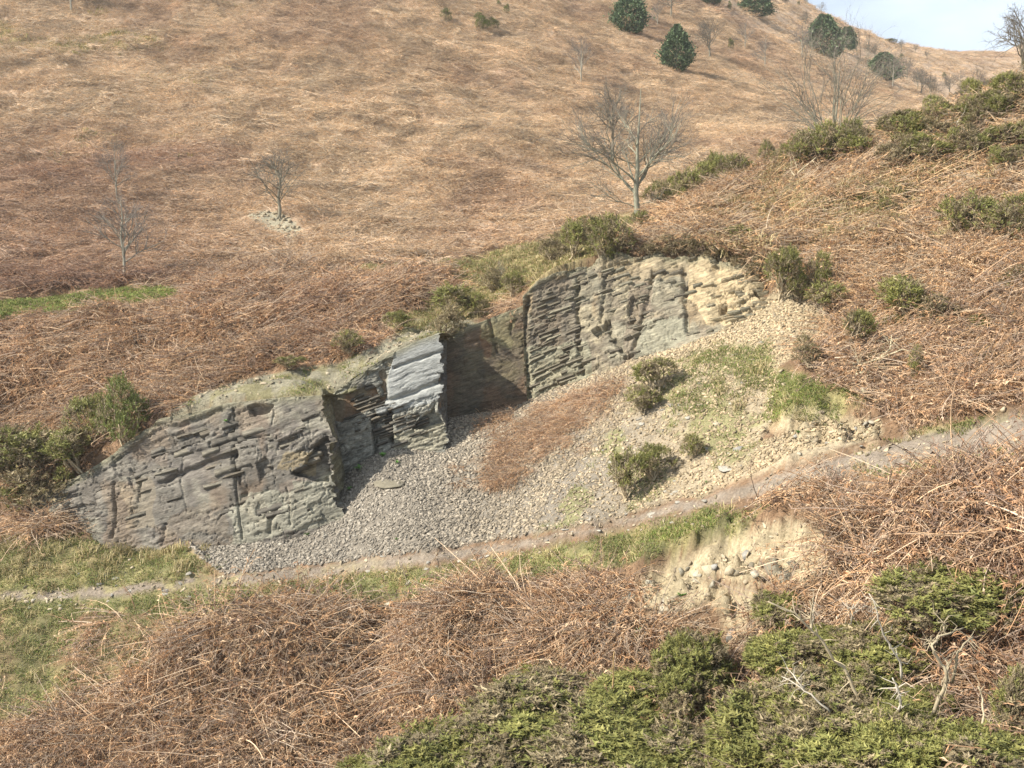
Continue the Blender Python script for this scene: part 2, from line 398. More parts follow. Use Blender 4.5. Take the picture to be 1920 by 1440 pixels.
# ------------------------------------------------------------------ materials
def material(name, rough=0.85, noise=((9.0, 0.35),), bump=None, inst=False, rnd=0.0, spec=0.3, stretch=None, trans=0.0, wire=None):
    m = bpy.data.materials.new(name); m.use_nodes = True
    N, L = m.node_tree.nodes, m.node_tree.links
    N.clear()
    out = N.new('ShaderNodeOutputMaterial'); bs = N.new('ShaderNodeBsdfPrincipled')
    bs.inputs['Roughness'].default_value = rough
    bs.inputs['Specular IOR Level'].default_value = spec
    at_ = N.new('ShaderNodeAttribute'); at_.attribute_name = 'col'
    cur = at_.outputs['Color']
    tc = N.new('ShaderNodeTexCoord')
    vec = tc.outputs['Object']
    if stretch:
        mp0 = N.new('ShaderNodeMapping'); mp0.inputs['Rotation'].default_value = stretch[1]
        mp = N.new('ShaderNodeMapping'); mp.inputs['Scale'].default_value = stretch[0]
        L.new(vec, mp0.inputs['Vector']); L.new(mp0.outputs['Vector'], mp.inputs['Vector']); vec = mp.outputs['Vector']
    last = None
    for sc, amt in noise:
        no = N.new('ShaderNodeTexNoise'); no.inputs['Scale'].default_value = sc; no.inputs['Detail'].default_value = 5; no.inputs['Roughness'].default_value = 0.62
        L.new(vec, no.inputs['Vector'])
        mr = N.new('ShaderNodeMapRange'); mr.inputs['From Min'].default_value = 0.25; mr.inputs['From Max'].default_value = 0.75
        mr.inputs['To Min'].default_value = 1 - amt; mr.inputs['To Max'].default_value = 1 + amt
        L.new(no.outputs['Fac'], mr.inputs['Value'])
        mx = N.new('ShaderNodeVectorMath'); mx.operation = 'SCALE'
        L.new(cur, mx.inputs[0]); L.new(mr.outputs['Result'], mx.inputs['Scale'])
        cur = mx.outputs['Vector']; last = no
    if inst or rnd:
        if inst:
            ia = N.new('ShaderNodeAttribute'); ia.attribute_type = 'INSTANCER'; ia.attribute_name = 'tint'
            mx = N.new('ShaderNodeVectorMath'); mx.operation = 'MULTIPLY'
            L.new(cur, mx.inputs[0]); L.new(ia.outputs['Vector'], mx.inputs[1]); cur = mx.outputs['Vector']
        if rnd:
            oi = N.new('ShaderNodeObjectInfo')
            mr = N.new('ShaderNodeMapRange'); mr.inputs['To Min'].default_value = 1 - rnd; mr.inputs['To Max'].default_value = 1 + rnd
            L.new(oi.outputs['Random'], mr.inputs['Value'])
            mx = N.new('ShaderNodeVectorMath'); mx.operation = 'SCALE'
            L.new(cur, mx.inputs[0]); L.new(mr.outputs['Result'], mx.inputs['Scale']); cur = mx.outputs['Vector']
    L.new(cur, bs.inputs['Base Color'])
    if bump and last is not None:
        bn = N.new('ShaderNodeTexNoise'); bn.inputs['Scale'].default_value = bump[0]; bn.inputs['Detail'].default_value = 6; bn.inputs['Roughness'].default_value = 0.65
        L.new(vec, bn.inputs['Vector'])
        bp = N.new('ShaderNodeBump'); bp.inputs['Distance'].default_value = bump[1]; bp.inputs['Strength'].default_value = 0.8
        L.new(bn.outputs['Fac'], bp.inputs['Height']); L.new(bp.outputs['Normal'], bs.inputs['Normal'])
    if trans > 0:
        tr = N.new('ShaderNodeBsdfTranslucent'); L.new(cur, tr.inputs['Color'])
        ms = N.new('ShaderNodeMixShader'); ms.inputs[0].default_value = trans
        L.new(bs.outputs[0], ms.inputs[1]); L.new(tr.outputs[0], ms.inputs[2]); L.new(ms.outputs[0], out.inputs['Surface'])
    else:
        L.new(bs.outputs[0], out.inputs['Surface'])
    return m
M_GROUND = material('ground_earth', 0.95, ((1.3, 0.22), (14.0, 0.4)), (18.0, 0.05), spec=0.1)
M_BRACKEN = material('dead_bracken', 0.8, ((3.0, 0.15),), inst=True, spec=0.2, trans=0.15)
M_GRASS = material('short_grass', 0.7, ((3.0, 0.15),), inst=True, spec=0.2, trans=0.3)
M_STONE = material('scree_stone', 0.8, ((8.0, 0.25),), inst=True, spec=0.25)
M_ROCK = material('slate_rock', 0.8, ((1.3, 0.22), (3.4, 0.42), (11.0, 0.35)), (7.0, 0.035), spec=0.25, stretch=((1.0, 1.0, 7.0), (0, math.radians(18), 0)))
M_SLAB = material('slate_slab', 0.8, ((1.3, 0.2), (3.4, 0.4), (11.0, 0.35)), (7.0, 0.05), rnd=0.22, spec=0.25, stretch=((1.0, 1.0, 4.0), (0, 0, 0)))
M_LOOSE = material('loose_stone', 0.85, ((5.0, 0.2), (22.0, 0.25)), (20.0, 0.02), rnd=0.22, spec=0.2)
M_GORSE = material('gorse_spines', 0.6, ((2.2, 0.25),), rnd=0.14, spec=0.25, trans=0.18)
M_HOLLY = material('holly_leaves', 0.75, ((0.8, 0.25),), rnd=0.12, spec=0.15, trans=0.08)
M_WOOD = material('weathered_wood', 0.85, ((6.0, 0.25),), rnd=0.1, spec=0.15)
M_BARK = material('pale_bark', 0.85, ((5.0, 0.3),), rnd=0.08, spec=0.15)
M_FERN = material('green_leaves', 0.55, ((6.0, 0.2),), rnd=0.15, spec=0.35, trans=0.25)

# ------------------------------------------------------------------ ground sheet
ys = np.concatenate([np.linspace(5, 13, 14)[:-1], np.linspace(13, 26, 125)[:-1], np.linspace(26, 36.2, 138)[:-1], np.exp(np.linspace(math.log(36.2), math.log(60), 85))[:-1], np.exp(np.linspace(math.log(60), math.log(150), 90))[:-1], np.exp(np.linspace(math.log(150), math.log(700), 55))])
as_ = np.concatenate([np.linspace(-1.3, -0.56, 14)[:-1], np.linspace(-0.56, 0.56, 470), np.linspace(0.56, 1.3, 14)[1:]])
GA, GY = np.meshgrid(as_, ys)
GX = GA * GY
GZ, GW = ground(GX, GY)
M, GU, GV = masks(GX, GY, GZ, GW)
def C3(r, g, b): return np.array([r, g, b])
def lay(base, m, c):
    return base * (1 - m[..., None]) + c * m[..., None]
n1 = fbm(GX * 0.5, GY * 0.5, 4, 90)[..., None]; n2 = fbm(GX * 2.2, GY * 2.2, 4, 91)[..., None]; n3 = fbm(GX * 5, GY * 5, 3, 92)[..., None]
litter = C3(.21, .135, .08) * (0.6 + 0.8 * n2) * (1 - .3 * n1)
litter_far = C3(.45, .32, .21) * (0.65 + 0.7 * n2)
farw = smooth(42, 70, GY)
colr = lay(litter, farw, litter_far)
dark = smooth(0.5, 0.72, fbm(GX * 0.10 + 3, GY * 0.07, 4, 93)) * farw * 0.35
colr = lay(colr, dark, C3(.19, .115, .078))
colr = lay(colr, M['fgreen'] * 0.8, C3(.29, .25, .09))
grassc = C3(.175, .165, .075) * (0.6 + 0.8 * n3) * (1 - n1 * .4) + C3(.10, .075, .035) * smooth(.45, .65, n2)
colr = lay(colr, M['grass'], grassc)
colr = lay(colr, M['terrace'], C3(.27, .215, .11) * (0.7 + 0.6 * n3))
scr = C3(.19, .165, .13) * (0.7 + 0.6 * n3)
scr = lay(scr, smooth(1050, 1350, GU), C3(.31, .25, .165) * (0.75 + 0.5 * n3))
colr = lay(colr, M['scree'], scr)
md = M['meadow'] * smooth(.48, .58, fbm(GX * 1.1, GY * 1.1, 4, 95))
colr = lay(colr, md * .8, C3(.20, .19, .085) * (.7 + .6 * n3))
colr = lay(colr, M['fern'] * .45 * smooth(.35, .6, n2[..., 0]), C3(.30, .20, .115) * (.7 + .6 * n3))
colr = lay(colr, M['ochre'] * smooth(.3, .5, n2[..., 0] * .6 + n1[..., 0] * .4), C3(.33, .27, .17) * (.55 + .85 * n3))
colr = lay(colr, M['path'], C3(.22, .18, .137) * (.8 + .4 * n3))
edge_t = M['path'] * smooth(.52, .66, n2[..., 0]) * smooth(900, 300, GU)
colr = lay(colr, edge_t * .8, grassc)
colr = lay(colr, M['shelf'], lay(C3(.20, .18, .125) * (.6 + .8 * n3), smooth(.54, .66, n2[..., 0]) * .7, C3(.175, .155, .075)))
colr = lay(colr, M['haw'], C3(.33, .29, .20) * (.75 + .5 * n3))
colr = lay(colr, M['tpatch'] * .5, C3(.27, .20, .125) * (.8 + .4 * n3))
nr, nc = GX.shape
ii = (np.arange(nr - 1)[:, None] * nc + np.arange(nc - 1)[None, :]).ravel()
gF = np.stack([ii, ii + 1, ii + nc + 1, ii + nc], 1)
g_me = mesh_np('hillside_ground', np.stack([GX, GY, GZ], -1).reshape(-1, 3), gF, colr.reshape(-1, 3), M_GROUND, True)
g_o = obj('hillside_ground', g_me); g_o['kind'] = 'structure'
g_o['label'] = 'valley sides with quarry floor, path bank and far hillside'
#@@PART2
# ------------------------------------------------------------------ scattering of uncountable cover
def rot_euler(xax, zax):
    """euler angles of frames whose z is zax and whose x leans towards xax"""
    z = unit(zax); y = unit(np.cross(z, xax)); x = np.cross(y, z)
    R = np.stack([x, y, z], -1)
    ry = -np.arcsin(np.clip(R[:, 2, 0], -1, 1))
    return np.stack([np.arctan2(R[:, 2, 1], R[:, 2, 2]), ry, np.arctan2(R[:, 1, 0], R[:, 0, 0])], -1)
def scatter(name, protos, pts, eul, scl, tint, label=None):
    n = len(pts)
    me = bpy.data.meshes.new(name)
    me.vertices.add(n); me.vertices.foreach_set('co', np.asarray(pts, np.float32).ravel())
    me.attributes.new('rot', 'FLOAT_VECTOR', 'POINT').data.foreach_set('vector', np.asarray(eul, np.float32).ravel())
    s3 = np.asarray(scl, np.float32)
    if s3.ndim == 1: s3 = np.repeat(s3[:, None], 3, 1)
    me.attributes.new('scl', 'FLOAT_VECTOR', 'POINT').data.foreach_set('vector', s3.ravel())
    me.attributes.new('tint', 'FLOAT_VECTOR', 'POINT').data.foreach_set('vector', np.asarray(tint, np.float32).ravel())
    me.attributes.new('pick', 'INT', 'POINT').data.foreach_set('value', RNG.integers(0, len(protos), n).astype(np.int32))
    ng = bpy.data.node_groups.new(name + '_spread', 'GeometryNodeTree')
    ng.interface.new_socket('Geometry', in_out='INPUT', socket_type='NodeSocketGeometry')
    ng.interface.new_socket('Geometry', in_out='OUTPUT', socket_type='NodeSocketGeometry')
    N, L = ng.nodes, ng.links
    gi = N.new('NodeGroupInput'); go = N.new('NodeGroupOutput')
    ip = N.new('GeometryNodeInstanceOnPoints'); jn = N.new('GeometryNodeJoinGeometry')
    for p in protos:
        oi = N.new('GeometryNodeObjectInfo'); oi.inputs['Object'].default_value = p
        g2 = N.new('GeometryNodeGeometryToInstance')
        L.new(oi.outputs['Geometry'], g2.inputs[0]); L.new(g2.outputs[0], jn.inputs[0])
    def attr(nm, typ):
        a = N.new('GeometryNodeInputNamedAttribute'); a.data_type = typ; a.inputs['Name'].default_value = nm
        return a.outputs['Attribute']
    e2 = N.new('FunctionNodeEulerToRotation')
    L.new(attr('rot', 'FLOAT_VECTOR'), e2.inputs[0])
    L.new(gi.outputs[0], ip.inputs['Points']); L.new(jn.outputs[0], ip.inputs['Instance'])
    ip.inputs['Pick Instance'].default_value = True
    L.new(attr('pick', 'INT'), ip.inputs['Instance Index'])
    L.new(e2.outputs[0], ip.inputs['Rotation']); L.new(attr('scl', 'FLOAT_VECTOR'), ip.inputs['Scale'])
    L.new(ip.outputs[0], go.inputs[0])
    o = obj(name, me); o['kind'] = 'stuff'
    if label: o['label'] = label
    md = o.modifiers.new('spread', 'NODES'); md.node_group = ng
    return o
def proto(me):
    return bpy.data.objects.new(me.name, me)      # a source shape, not linked into the scene
def ground_fast(x, y):
    """height, masks and normals looked up on the ground sheet's own vertices"""
    a = x / y
    ja = np.clip(np.interp(a, as_, np.arange(nc)), 0, nc - 1.001); jy = np.clip(np.interp(y, ys, np.arange(nr)), 0, nr - 1.001)
    i0 = jy.astype(int); j0 = ja.astype(int); fy = jy - i0; fa = ja - j0
    def lk(A): return (A[i0, j0] * (1 - fa) + A[i0, j0 + 1] * fa) * (1 - fy) + (A[i0 + 1, j0] * (1 - fa) + A[i0 + 1, j0 + 1] * fa) * fy
    z = lk(GZ)
    zx = (GZ[i0, j0 + 1] - GZ[i0, j0]) / (GX[i0, j0 + 1] - GX[i0, j0])
    zy = (GZ[i0 + 1, j0] - GZ[i0, j0]) / (GY[i0 + 1, j0] - GY[i0, j0]) - zx * (GX[i0 + 1, j0] - GX[i0, j0]) / (GY[i0 + 1, j0] - GY[i0, j0])
    nrm = unit(np.stack([-zx, -zy, np.ones_like(zx)], -1))
    return z, lk, nrm
def rand_points(n, y0, y1, amax=0.58, power=2.0):
    """points on the ground plan, the density falling with distance (uniform in area for power 2)"""
    t = RNG.random(n)
    y = (y0 ** power + t * (y1 ** power - y0 ** power)) ** (1 / power)
    return RNG.uniform(-amax, amax, n) * y, y

# dead bracken: tangles of fallen stems with the shrivelled leaflets still on them
STEM_COLS = np.array([[.60, .42, .25], [.56, .36, .20], [.52, .42, .31], [.66, .50, .33], [.45, .30, .18], [.37, .285, .215]])
def bracken_proto(name, n_st, rad, lsc, r_st, leaf, sides=3, up=0.35, dark=0.25, lw=1.0):
    A = Acc()
    for i in range(n_st):
        an = RNG.uniform(0, 2 * math.pi); rr = rad * math.sqrt(RNG.random())
        L_ = lsc * RNG.uniform(.55, 1.25)
        yaw = RNG.normal(0, .55) if RNG.random() < .8 else RNG.uniform(-3.1, 3.1)
        el = RNG.normal(up, .3)
        curl = RNG.uniform(.1, .8)
        k = 5; t = np.linspace(0, 1, k)
        e = el - curl * t
        bend = yaw + RNG.normal(0, .35) * t
        step = np.stack([np.cos(e) * np.cos(bend), np.cos(e) * np.sin(bend), np.sin(e)], 1) * L_ / (k - 1)
        p = np.cumsum(np.vstack([[rr * math.cos(an) - .35 * L_, rr * math.sin(an), RNG.uniform(-.05, .16) * rad], step[:-1]]), 0)
        p[:, 2] = np.maximum(p[:, 2], -.05 * rad)
        c = STEM_COLS[RNG.integers(0, len(STEM_COLS))] * RNG.uniform(.75, 1.2)
        if RNG.random() < dark: c = c * np.array([.55, .5, .5])
        V, F = tube(p, r_st * np.linspace(1.15, .5, k) * RNG.uniform(.7, 1.3), sides)
        A.add(V, F, c)
        if leaf:
            nl = leaf
            tt = RNG.uniform(.25, 1, nl)
            base = np.stack([np.interp(tt, t, p[:, d]) for d in range(3)], 1)
            d = unit(np.stack([np.cos(yaw + RNG.choice([-1, 1], nl) * RNG.uniform(.6, 1.5, nl)), np.sin(yaw + RNG.choice([-1, 1], nl) * RNG.uniform(.6, 1.5, nl)), RNG.normal(-.15, .5, nl)], 1))
            ln = lw * RNG.uniform(.05, .13, nl)[:, None]
            wv = unit(np.cross(d, RNG.normal(0, 1, (nl, 3)))) * lw * RNG.uniform(.006, .014, nl)[:, None]
            q = np.stack([base - wv * .5, base + wv * .5, base + d * ln * .6 + wv * .8 + [0, 0, .01], base + d * ln * .55 - wv * .8, base + d * ln + [0, 0, -.03 * lsc]], 1)
            Vl = q.reshape(-1, 3); o = np.arange(nl)[:, None] * 5
            Fl = np.concatenate([o + [0, 1, 2], o + [0, 2, 3], o + [3, 2, 4]])
            cl = np.repeat(c * RNG.uniform(.55, 1.05, (nl, 1)) * np.array([.95, .86, .8]), 5, 0)
            A.add(Vl, Fl, cl)
    return proto(A.mesh(name, M_BRACKEN))
B_NEAR = [bracken_proto('bracken_tangle', 56, .5, 1.15, .0075, 12, up=.22, dark=.2) for _ in range(8)]
B_MID = [bracken_proto('bracken_heap', 52, .55, 1.05, .0085, 8, up=.2, dark=.2) for _ in range(6)]
B_FAR = [bracken_proto('bracken_drift', 95, 1.25, .68, .0095, 2, up=.10, dark=.07, lw=1.3) for _ in range(6)]
B_LONG = [bracken_proto('bracken_stems', 12, .55, 1.8, .0115, 3, up=.30, dark=.02) for _ in range(8)]

def bracken_field(name, protos, n, y0, y1, s0, s1, sink, power=2.0, label=None, dens=1.0, amax=.58, long=False, fern=False):
    x, y = rand_points(n, y0, y1, amax, power)
    z, lk, nrm = ground_fast(x, y)
    keep = RNG.random(n) < dens
    mb = lk(M['bracken'])
    rr = np.where(y > 42, .9, 1.25 if long else np.where((x / y > .28) & (y < 25), .85, .6))
    for dx, dy in ((1, 0), (-1, 0), (0, 1), (0, -1)):
        mb = np.minimum(mb, ground_fast(x + dx * rr, y + dy * rr)[1](M['bracken']))
    keep &= mb > RNG.uniform(.35, .8, n)
    # leave the rock faces themselves clear
    u, v = proj(x, y, z)
    edge = np.abs(y - np.interp(np.clip(x / y, -.6, .6), SEAM_A, SEAM_Y))
    keep &= ~((edge < .55) & (u > 60) & (u < 1480))
    keep &= ~((lk(GW) < .5) & (edge < 2.4) & (u > 230) & (u < 1480))
    keep &= ~(in_poly(u, v, THICKET) & (y < 24) & (RNG.random(n) < (1.0 if long else .72)))
    fr_ = lk(M['fern']) > .3; keep &= ~(fr_ & (RNG.random(n) < .35))
    keep &= ~((u > 688) & (u < 750) & (v > 1130) & (v < 1420) & (y < 30) & (RNG.random(n) < .97))
    keep &= nrm[:, 2] > .45
    if fern: keep = (lk(M['fern']) * (.35 + 1.1 * fbm(x * 1.3, y * 1.3, 3, 97)) > RNG.uniform(.3, 2.6, n)) & (y < 34)
    keep &= ~((u < 330) & (v > 1120) & (y < 30) & (RNG.random(n) < .45))
    gr = lk(M['fgreen']); keep &= RNG.random(n) > gr * .45
    x, y, z, nrm, u, v = x[keep], y[keep], z[keep], nrm[keep], u[keep], v[keep]
    m = len(x)
    down = np.stack([nrm[:, 0], nrm[:, 1], np.zeros(m)], 1)
    ang = np.arctan2(down[:, 1], down[:, 0]) + (fbm(x * .22, y * .22, 3, 31) - .5) * 4.2 + .35
    ang = ang + RNG.normal(0, .35, m)
    xa = np.stack([np.cos(ang), np.sin(ang), np.zeros(m)], 1)
    eul = rot_euler(xa, unit(nrm * .8 + np.array([0, 0, .35])))
    sc = RNG.uniform(s0, s1, m) * np.where((u > 830) & (u < 1200) & (v > 700) & (v < 940) & (y < 34), .5, 1.0) * (0.75 + .5 * fbm(x * .6, y * .6, 3, 33))
    farw_ = smooth(42, 75, y)[:, None]
    t1 = fbm(x * .09, y * .07, 4, 34)[:, None]; t2 = fbm(x * .45, y * .35, 3, 35)[:, None]
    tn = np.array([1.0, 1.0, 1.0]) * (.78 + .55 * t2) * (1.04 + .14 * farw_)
    tn = tn * (1 + (np.array([.98, .96, .95]) - 1) * smooth(.45, .7, t1)) * (1 - .32 * farw_ * smooth(.5, .68, fbm(x * .8, y * .6, 3, 36))[:, None])
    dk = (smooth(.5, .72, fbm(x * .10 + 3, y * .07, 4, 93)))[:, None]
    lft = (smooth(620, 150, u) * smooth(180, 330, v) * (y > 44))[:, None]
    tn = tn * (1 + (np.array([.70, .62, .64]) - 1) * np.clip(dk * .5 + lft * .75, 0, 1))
    bank = ((y > 31) & (y < 42) & (u < 760) & (v > 520))[:, None]
    tn = tn * np.where(bank, np.array([.98, .95, .93]), 1.0)
    rgt = ((u > 1180) & (y < 44) & (y > 28) & (v < 720))[:, None]
    tn = tn * np.where(rgt, np.array([1.08, 1.08, 1.03]), 1.0)
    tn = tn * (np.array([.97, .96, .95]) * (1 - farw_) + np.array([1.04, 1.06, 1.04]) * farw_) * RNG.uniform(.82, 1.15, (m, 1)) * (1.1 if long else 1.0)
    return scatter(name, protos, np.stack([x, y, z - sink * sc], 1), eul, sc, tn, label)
bracken_field('dead_bracken', B_NEAR, 10800, 12.5, 30.5, .7, 1.2, .02, 2.0, amax=.76, label= 'orange brown dead bracken lying on the bank below the path')
bracken_field('bracken_long_stems', B_LONG, 2000, 12.5, 28, .6, 1.1, .03, 2.0, 'long pale bracken stems lying across the near bank', long=True)
bracken_field('scree_bracken', B_NEAR, 9000, 25, 34, .8, 1.3, .05, 2.0, 'thin orange dead bracken lying on the scree', fern=True)
bracken_field('bracken_slope', B_MID, 10800, 27, 46, .75, 1.25, .03, 2.0, amax=.76, label= 'dead bracken covering the banks round the quarry')
bracken_field('bracken_hillside', B_FAR, 58000, 42, 170, .6, 1.05, .05, 1.55, 'flattened dead bracken over the far hillside')
bracken_field('bracken_skyline', B_FAR, 9000, 160, 420, 1.3, 2.2, .05, 1.3, 'pale dead bracken up to the skyline')
#@@PART3
# ------------------------------------------------------------------ quarry faces
def resample(pts, s):
    pts = np.array(pts, float)
    t = np.linspace(0, 1, len(pts)) if False else np.concatenate([[0], np.cumsum(np.maximum(np.abs(np.diff(pts[:, 0])), 4))])
    t = t / t[-1]
    return np.stack([np.interp(s, t, pts[:, k]) for k in range(3)], 1)
def to_world(q):
    a, e = pix_dir(q[:, 0], q[:, 1])
    return np.stack([a * q[:, 2], q[:, 2], e * q[:, 2]], 1)
class Face:
    """one wall of rock: bedded, jointed, pushed in and out along its outward normal"""
    def __init__(self, bot, top, seed, dip=0.27, res=.026, deep=.16, step=(.06, .26), joint=(.5, 1.6), rough=.10, cracks=(), notches=(), side=False, skirt=.35, cap=.5, tops=None, flat=(), fine_amt=.055, jag=0, jag_seed=0):
        self.rng = np.random.default_rng(seed); self.dip = dip
        L_ = np.linalg.norm(np.diff(to_world(resample(bot, np.linspace(0, 1, 40))), axis=0), axis=1).sum()
        H_ = np.linalg.norm(to_world(np.array(bot, float)).mean(0) - to_world(np.array(top, float)).mean(0))
        ns = max(int(L_ / res), 12); nt = max(int((H_ + skirt) / res), 20)
        s = np.linspace(0, 1, ns)
        B = to_world(resample(bot, s)); T = to_world(resample(top, s))
        if tops is not None: T[:, 2] += tops(s, B, T)
        B = B + (B - T) / np.linalg.norm(B - T, axis=1, keepdims=True) * skirt
        t = np.linspace(0, 1, nt)
        X = B[:, None, :] * (1 - t)[None, :, None] + T[:, None, :] * t[None, :, None]
        al = np.gradient(X, axis=0); up = np.gradient(X, axis=1)
        k = max(3, ns // 12)
        alm = np.stack([np.convolve(np.pad(al[:, :, d].mean(1), k, mode='edge'), np.ones(2 * k + 1) / (2 * k + 1), 'valid') for d in range(3)], 1)
        alm = unit(alm)[:, None, :] + 0 * up
        N_ = unit(np.cross(alm, unit(up)))
        flip = np.sign((N_[..., 1].mean() * -1) if not side else N_[..., 0].mean())
        N_ = N_ * flip
        p = np.cumsum(np.linalg.norm(np.gradient(X.mean(1), axis=0), axis=1)); p = p[:, None] + 0 * X[..., 2]
        q = X[..., 2]
        u, v = proj(X[..., 0], X[..., 1], X[..., 2])
        warp = (fbm(p * .6, q * .8, 3, seed) - .5) * .35 + (fbm(p * 2.5, q * 2.5, 3, seed + 1) - .5) * .10
        w = q - p * dip + warp + 100
        edges = [w.min() - .1]
        while edges[-1] < w.max() + .1: edges.append(edges[-1] + self.rng.uniform(*step) * self.rng.choice([.6, 1, 1, 1.5]))
        edges = np.array(edges)
        li = np.clip(np.searchsorted(edges, w) - 1, 0, len(edges) - 2)
        fr = (w - edges[li]) / (edges[li + 1] - edges[li])
        lo_ = self.rng.uniform(-1, 1, len(edges))
        d = lo_[li] * .35
        # joints: each bed is broken into blocks
        ph = self.rng.uniform(0, 30, len(edges)); ln = self.rng.uniform(*joint, len(edges))
        pj = (p + (fbm(p * 1.5, q * 6, 2, seed + 5) - .5) * .25 + ph[li]) / ln[li]
        bi = np.floor(pj).astype(int); fj = pj - np.floor(pj)
        blk = _h(li.astype(float), bi.astype(float), np.zeros_like(p), seed + 9)
        d = d + (blk - .5) * 1.3
        patch = fbm(p * .35, q * .45, 3, seed + 12)
        calm = smooth(.40, .62, patch)                 # parts of the wall are smooth joint faces
        d = d * (.25 + .95 * calm)
        lip = np.where(fr < .16, -(.16 - fr) / .16, 0) * .55 + np.where(fr > .9, (fr - .9) * 2.0, 0)
        d = d + lip * (.35 + .65 * calm)
        d = d - np.exp(-(np.minimum(fj, 1 - fj) * ln[li] / .02) ** 2) * .5 * calm
        # thin partings inside the beds
        e2 = np.cumsum(self.rng.uniform(.022, .075, 900)) + w.min() - .2
        l2 = np.clip(np.searchsorted(e2, w + (fbm(p * 3, q * 2, 2, seed + 6) - .5) * .05), 0, 899)
        b2 = np.floor((p + (l2 % 7) * 1.3) / (.25 + .5 * _h(l2.astype(float), l2 * 0., l2 * 0., seed + 7)))
        fine = _h(l2.astype(float), b2, l2 * 0., seed + 8) - .5
        fine = fine * (.35 + .9 * smooth(.35, .65, fbm(p * .7 + 4, q * .8, 3, seed + 14)))
        chip = np.abs(fbm(p * 2.2, w * 4.5, 4, seed + 22) - .5) * 2
        fl = np.ones_like(p)
        for pl in flat: fl = np.where(in_poly(u, v, pl), .2 if seed < 120 else .05, fl)
        d = d * fl; fine = fine * (.35 + .65 * fl)
        disp = d * deep * .5 + (fbm(p * .5, q * .5, 4, seed + 20) - .5) * rough * 2 + fine * fine_amt * min(1, deep / .12) - np.clip(.10 - chip, 0, 1) * .5 * fl * min(1, deep / .12) + (fbm(p * 7, w * 18, 3, seed + 21) - .5) * .04 * fl
        for pl, wd, dep in cracks:
            pl = np.array(pl, float)
            best = np.full(u.shape, 1e9)
            for a_, b_ in zip(pl[:-1], pl[1:]):
                ab = b_ - a_; tt = np.clip(((u - a_[0]) * ab[0] + (v - a_[1]) * ab[1]) / (ab @ ab), 0, 1)
                best = np.minimum(best, np.hypot(u - a_[0] - tt * ab[0] + (fbm(p * 3, q * 3, 2, seed + 30) - .5) * 5, v - a_[1] - tt * ab[1] + (fbm(p * 3 + 9, q * 3, 2, seed + 31) - .5) * 5))
            disp -= dep * np.exp(-(best / wd) ** 2)
        for pl, dep in notches:
            uu = u + (fbm(p * 3, q * 3, 3, seed + 33) - .5) * 14; vv = v + (fbm(p * 3 + 7, q * 3, 3, seed + 34) - .5) * 10
            disp -= dep * in_poly(uu, vv, pl)
        if jag:
            def jf(z): return jag * ((_h(np.floor(z / .31 + .3), z * 0., z * 0., jag_seed) - .5) * 1.1 + (_h(np.floor(z / .11), z * 0., z * 0., jag_seed + 1) - .5) * .5 + (fbm(z * 1.1, z * 0. + 3, 3, jag_seed + 2) - .5) * 1.6)
            sl = np.linspace(0, 1, ns)[:, None]
            if side: disp = disp + jf(q) * (1 - sl)
            else: X = X + np.array([1.0, 0, 0]) * (jf(q) * smooth(1 - .5 / max(L_, .6), 1, sl))[..., None]
        self.p, self.q, self.w, self.u, self.v, self.li, self.blk, self.calm, self.fr, self.disp, self.patch = p, q, w, u, v, li, blk, calm, fr, disp, patch
        self.fine = fine; self.X0, self.N, self.al = X, N_, alm
        X = X + N_ * disp[..., None]
        # a cap that runs back into the ground at the top
        nb = 6
        back = X[:, -1:, :] + np.linspace(0, 1, nb + 1)[None, 1:, None] * (-N_[:, -1:, :] * cap + np.array([0, 0, -.12 if not side else -.02]))
        back[..., 2] += (fbm(back[..., 0] * 3, back[..., 1] * 3, 3, seed + 40) - .5) * .12
        self.X = np.concatenate([X, back], 1)
        self.nb = nb; self.seed = seed
    def color(self, pal, rust=(), tints=(), top_c=(.19, .175, .11), lay_amt=.5):
        p, q = self.p, self.q
        pal = np.array(pal)
        n = fbm(p * .8, q * 1.1, 4, self.seed + 50); n2 = fbm(p * 3, q * 7, 4, self.seed + 51)
        ix = np.clip((n * 1.6 - .3) * len(pal), 0, len(pal) - 1.001); i = ix.astype(int); f = (ix - i)[..., None]
        c = pal[i] * (1 - f) + pal[i + 1] * f
        lr = _h(self.li.astype(float), np.zeros_like(p), np.zeros_like(p), self.seed + 52)
        c = c * (1 + lay_amt * ((lr * .6 + self.blk * .4) - .5) + np.clip(self.fine, -.5, .5) * .35)[..., None] * (.7 + .6 * n2)[..., None]
        rs = smooth(.56, .70, fbm(p * .9 + 20, q * .7, 4, self.seed + 55))[..., None]
        ra = .22 if self.seed < 130 else .5
        if len(rust): c = c * (1 - rs * ra) + np.array(rust) * (.7 + .6 * n2)[..., None] * rs * ra
        for poly, col_, amt, jit in tints:
            uu = self.u + (fbm(p * 1.6, q * 1.6, 4, self.seed + 60) - .5) * jit; vv = self.v + (fbm(p * 1.6 + 9, q * 1.6, 4, self.seed + 61) - .5) * jit
            m = in_poly(uu, vv, poly)[..., None] * amt
            c = c * (1 - m) + np.array(col_) * (.65 + .7 * n2)[..., None] * m
        topm = smooth(.10, .0, (self.X[:, -self.nb - 1, 2][:, None] - self.q) / 3.0 + .03 * (n2 - .5))[..., None]
        c = c * (1 - topm * .75) + np.array(top_c) * topm * .75
        cap_c = np.repeat(c[:, -1:, :] * 0 + np.array(top_c), self.nb, 1) * RNG.uniform(.7, 1.2, (c.shape[0], self.nb, 1))
        self.C = np.concatenate([c, cap_c], 1)
        return self
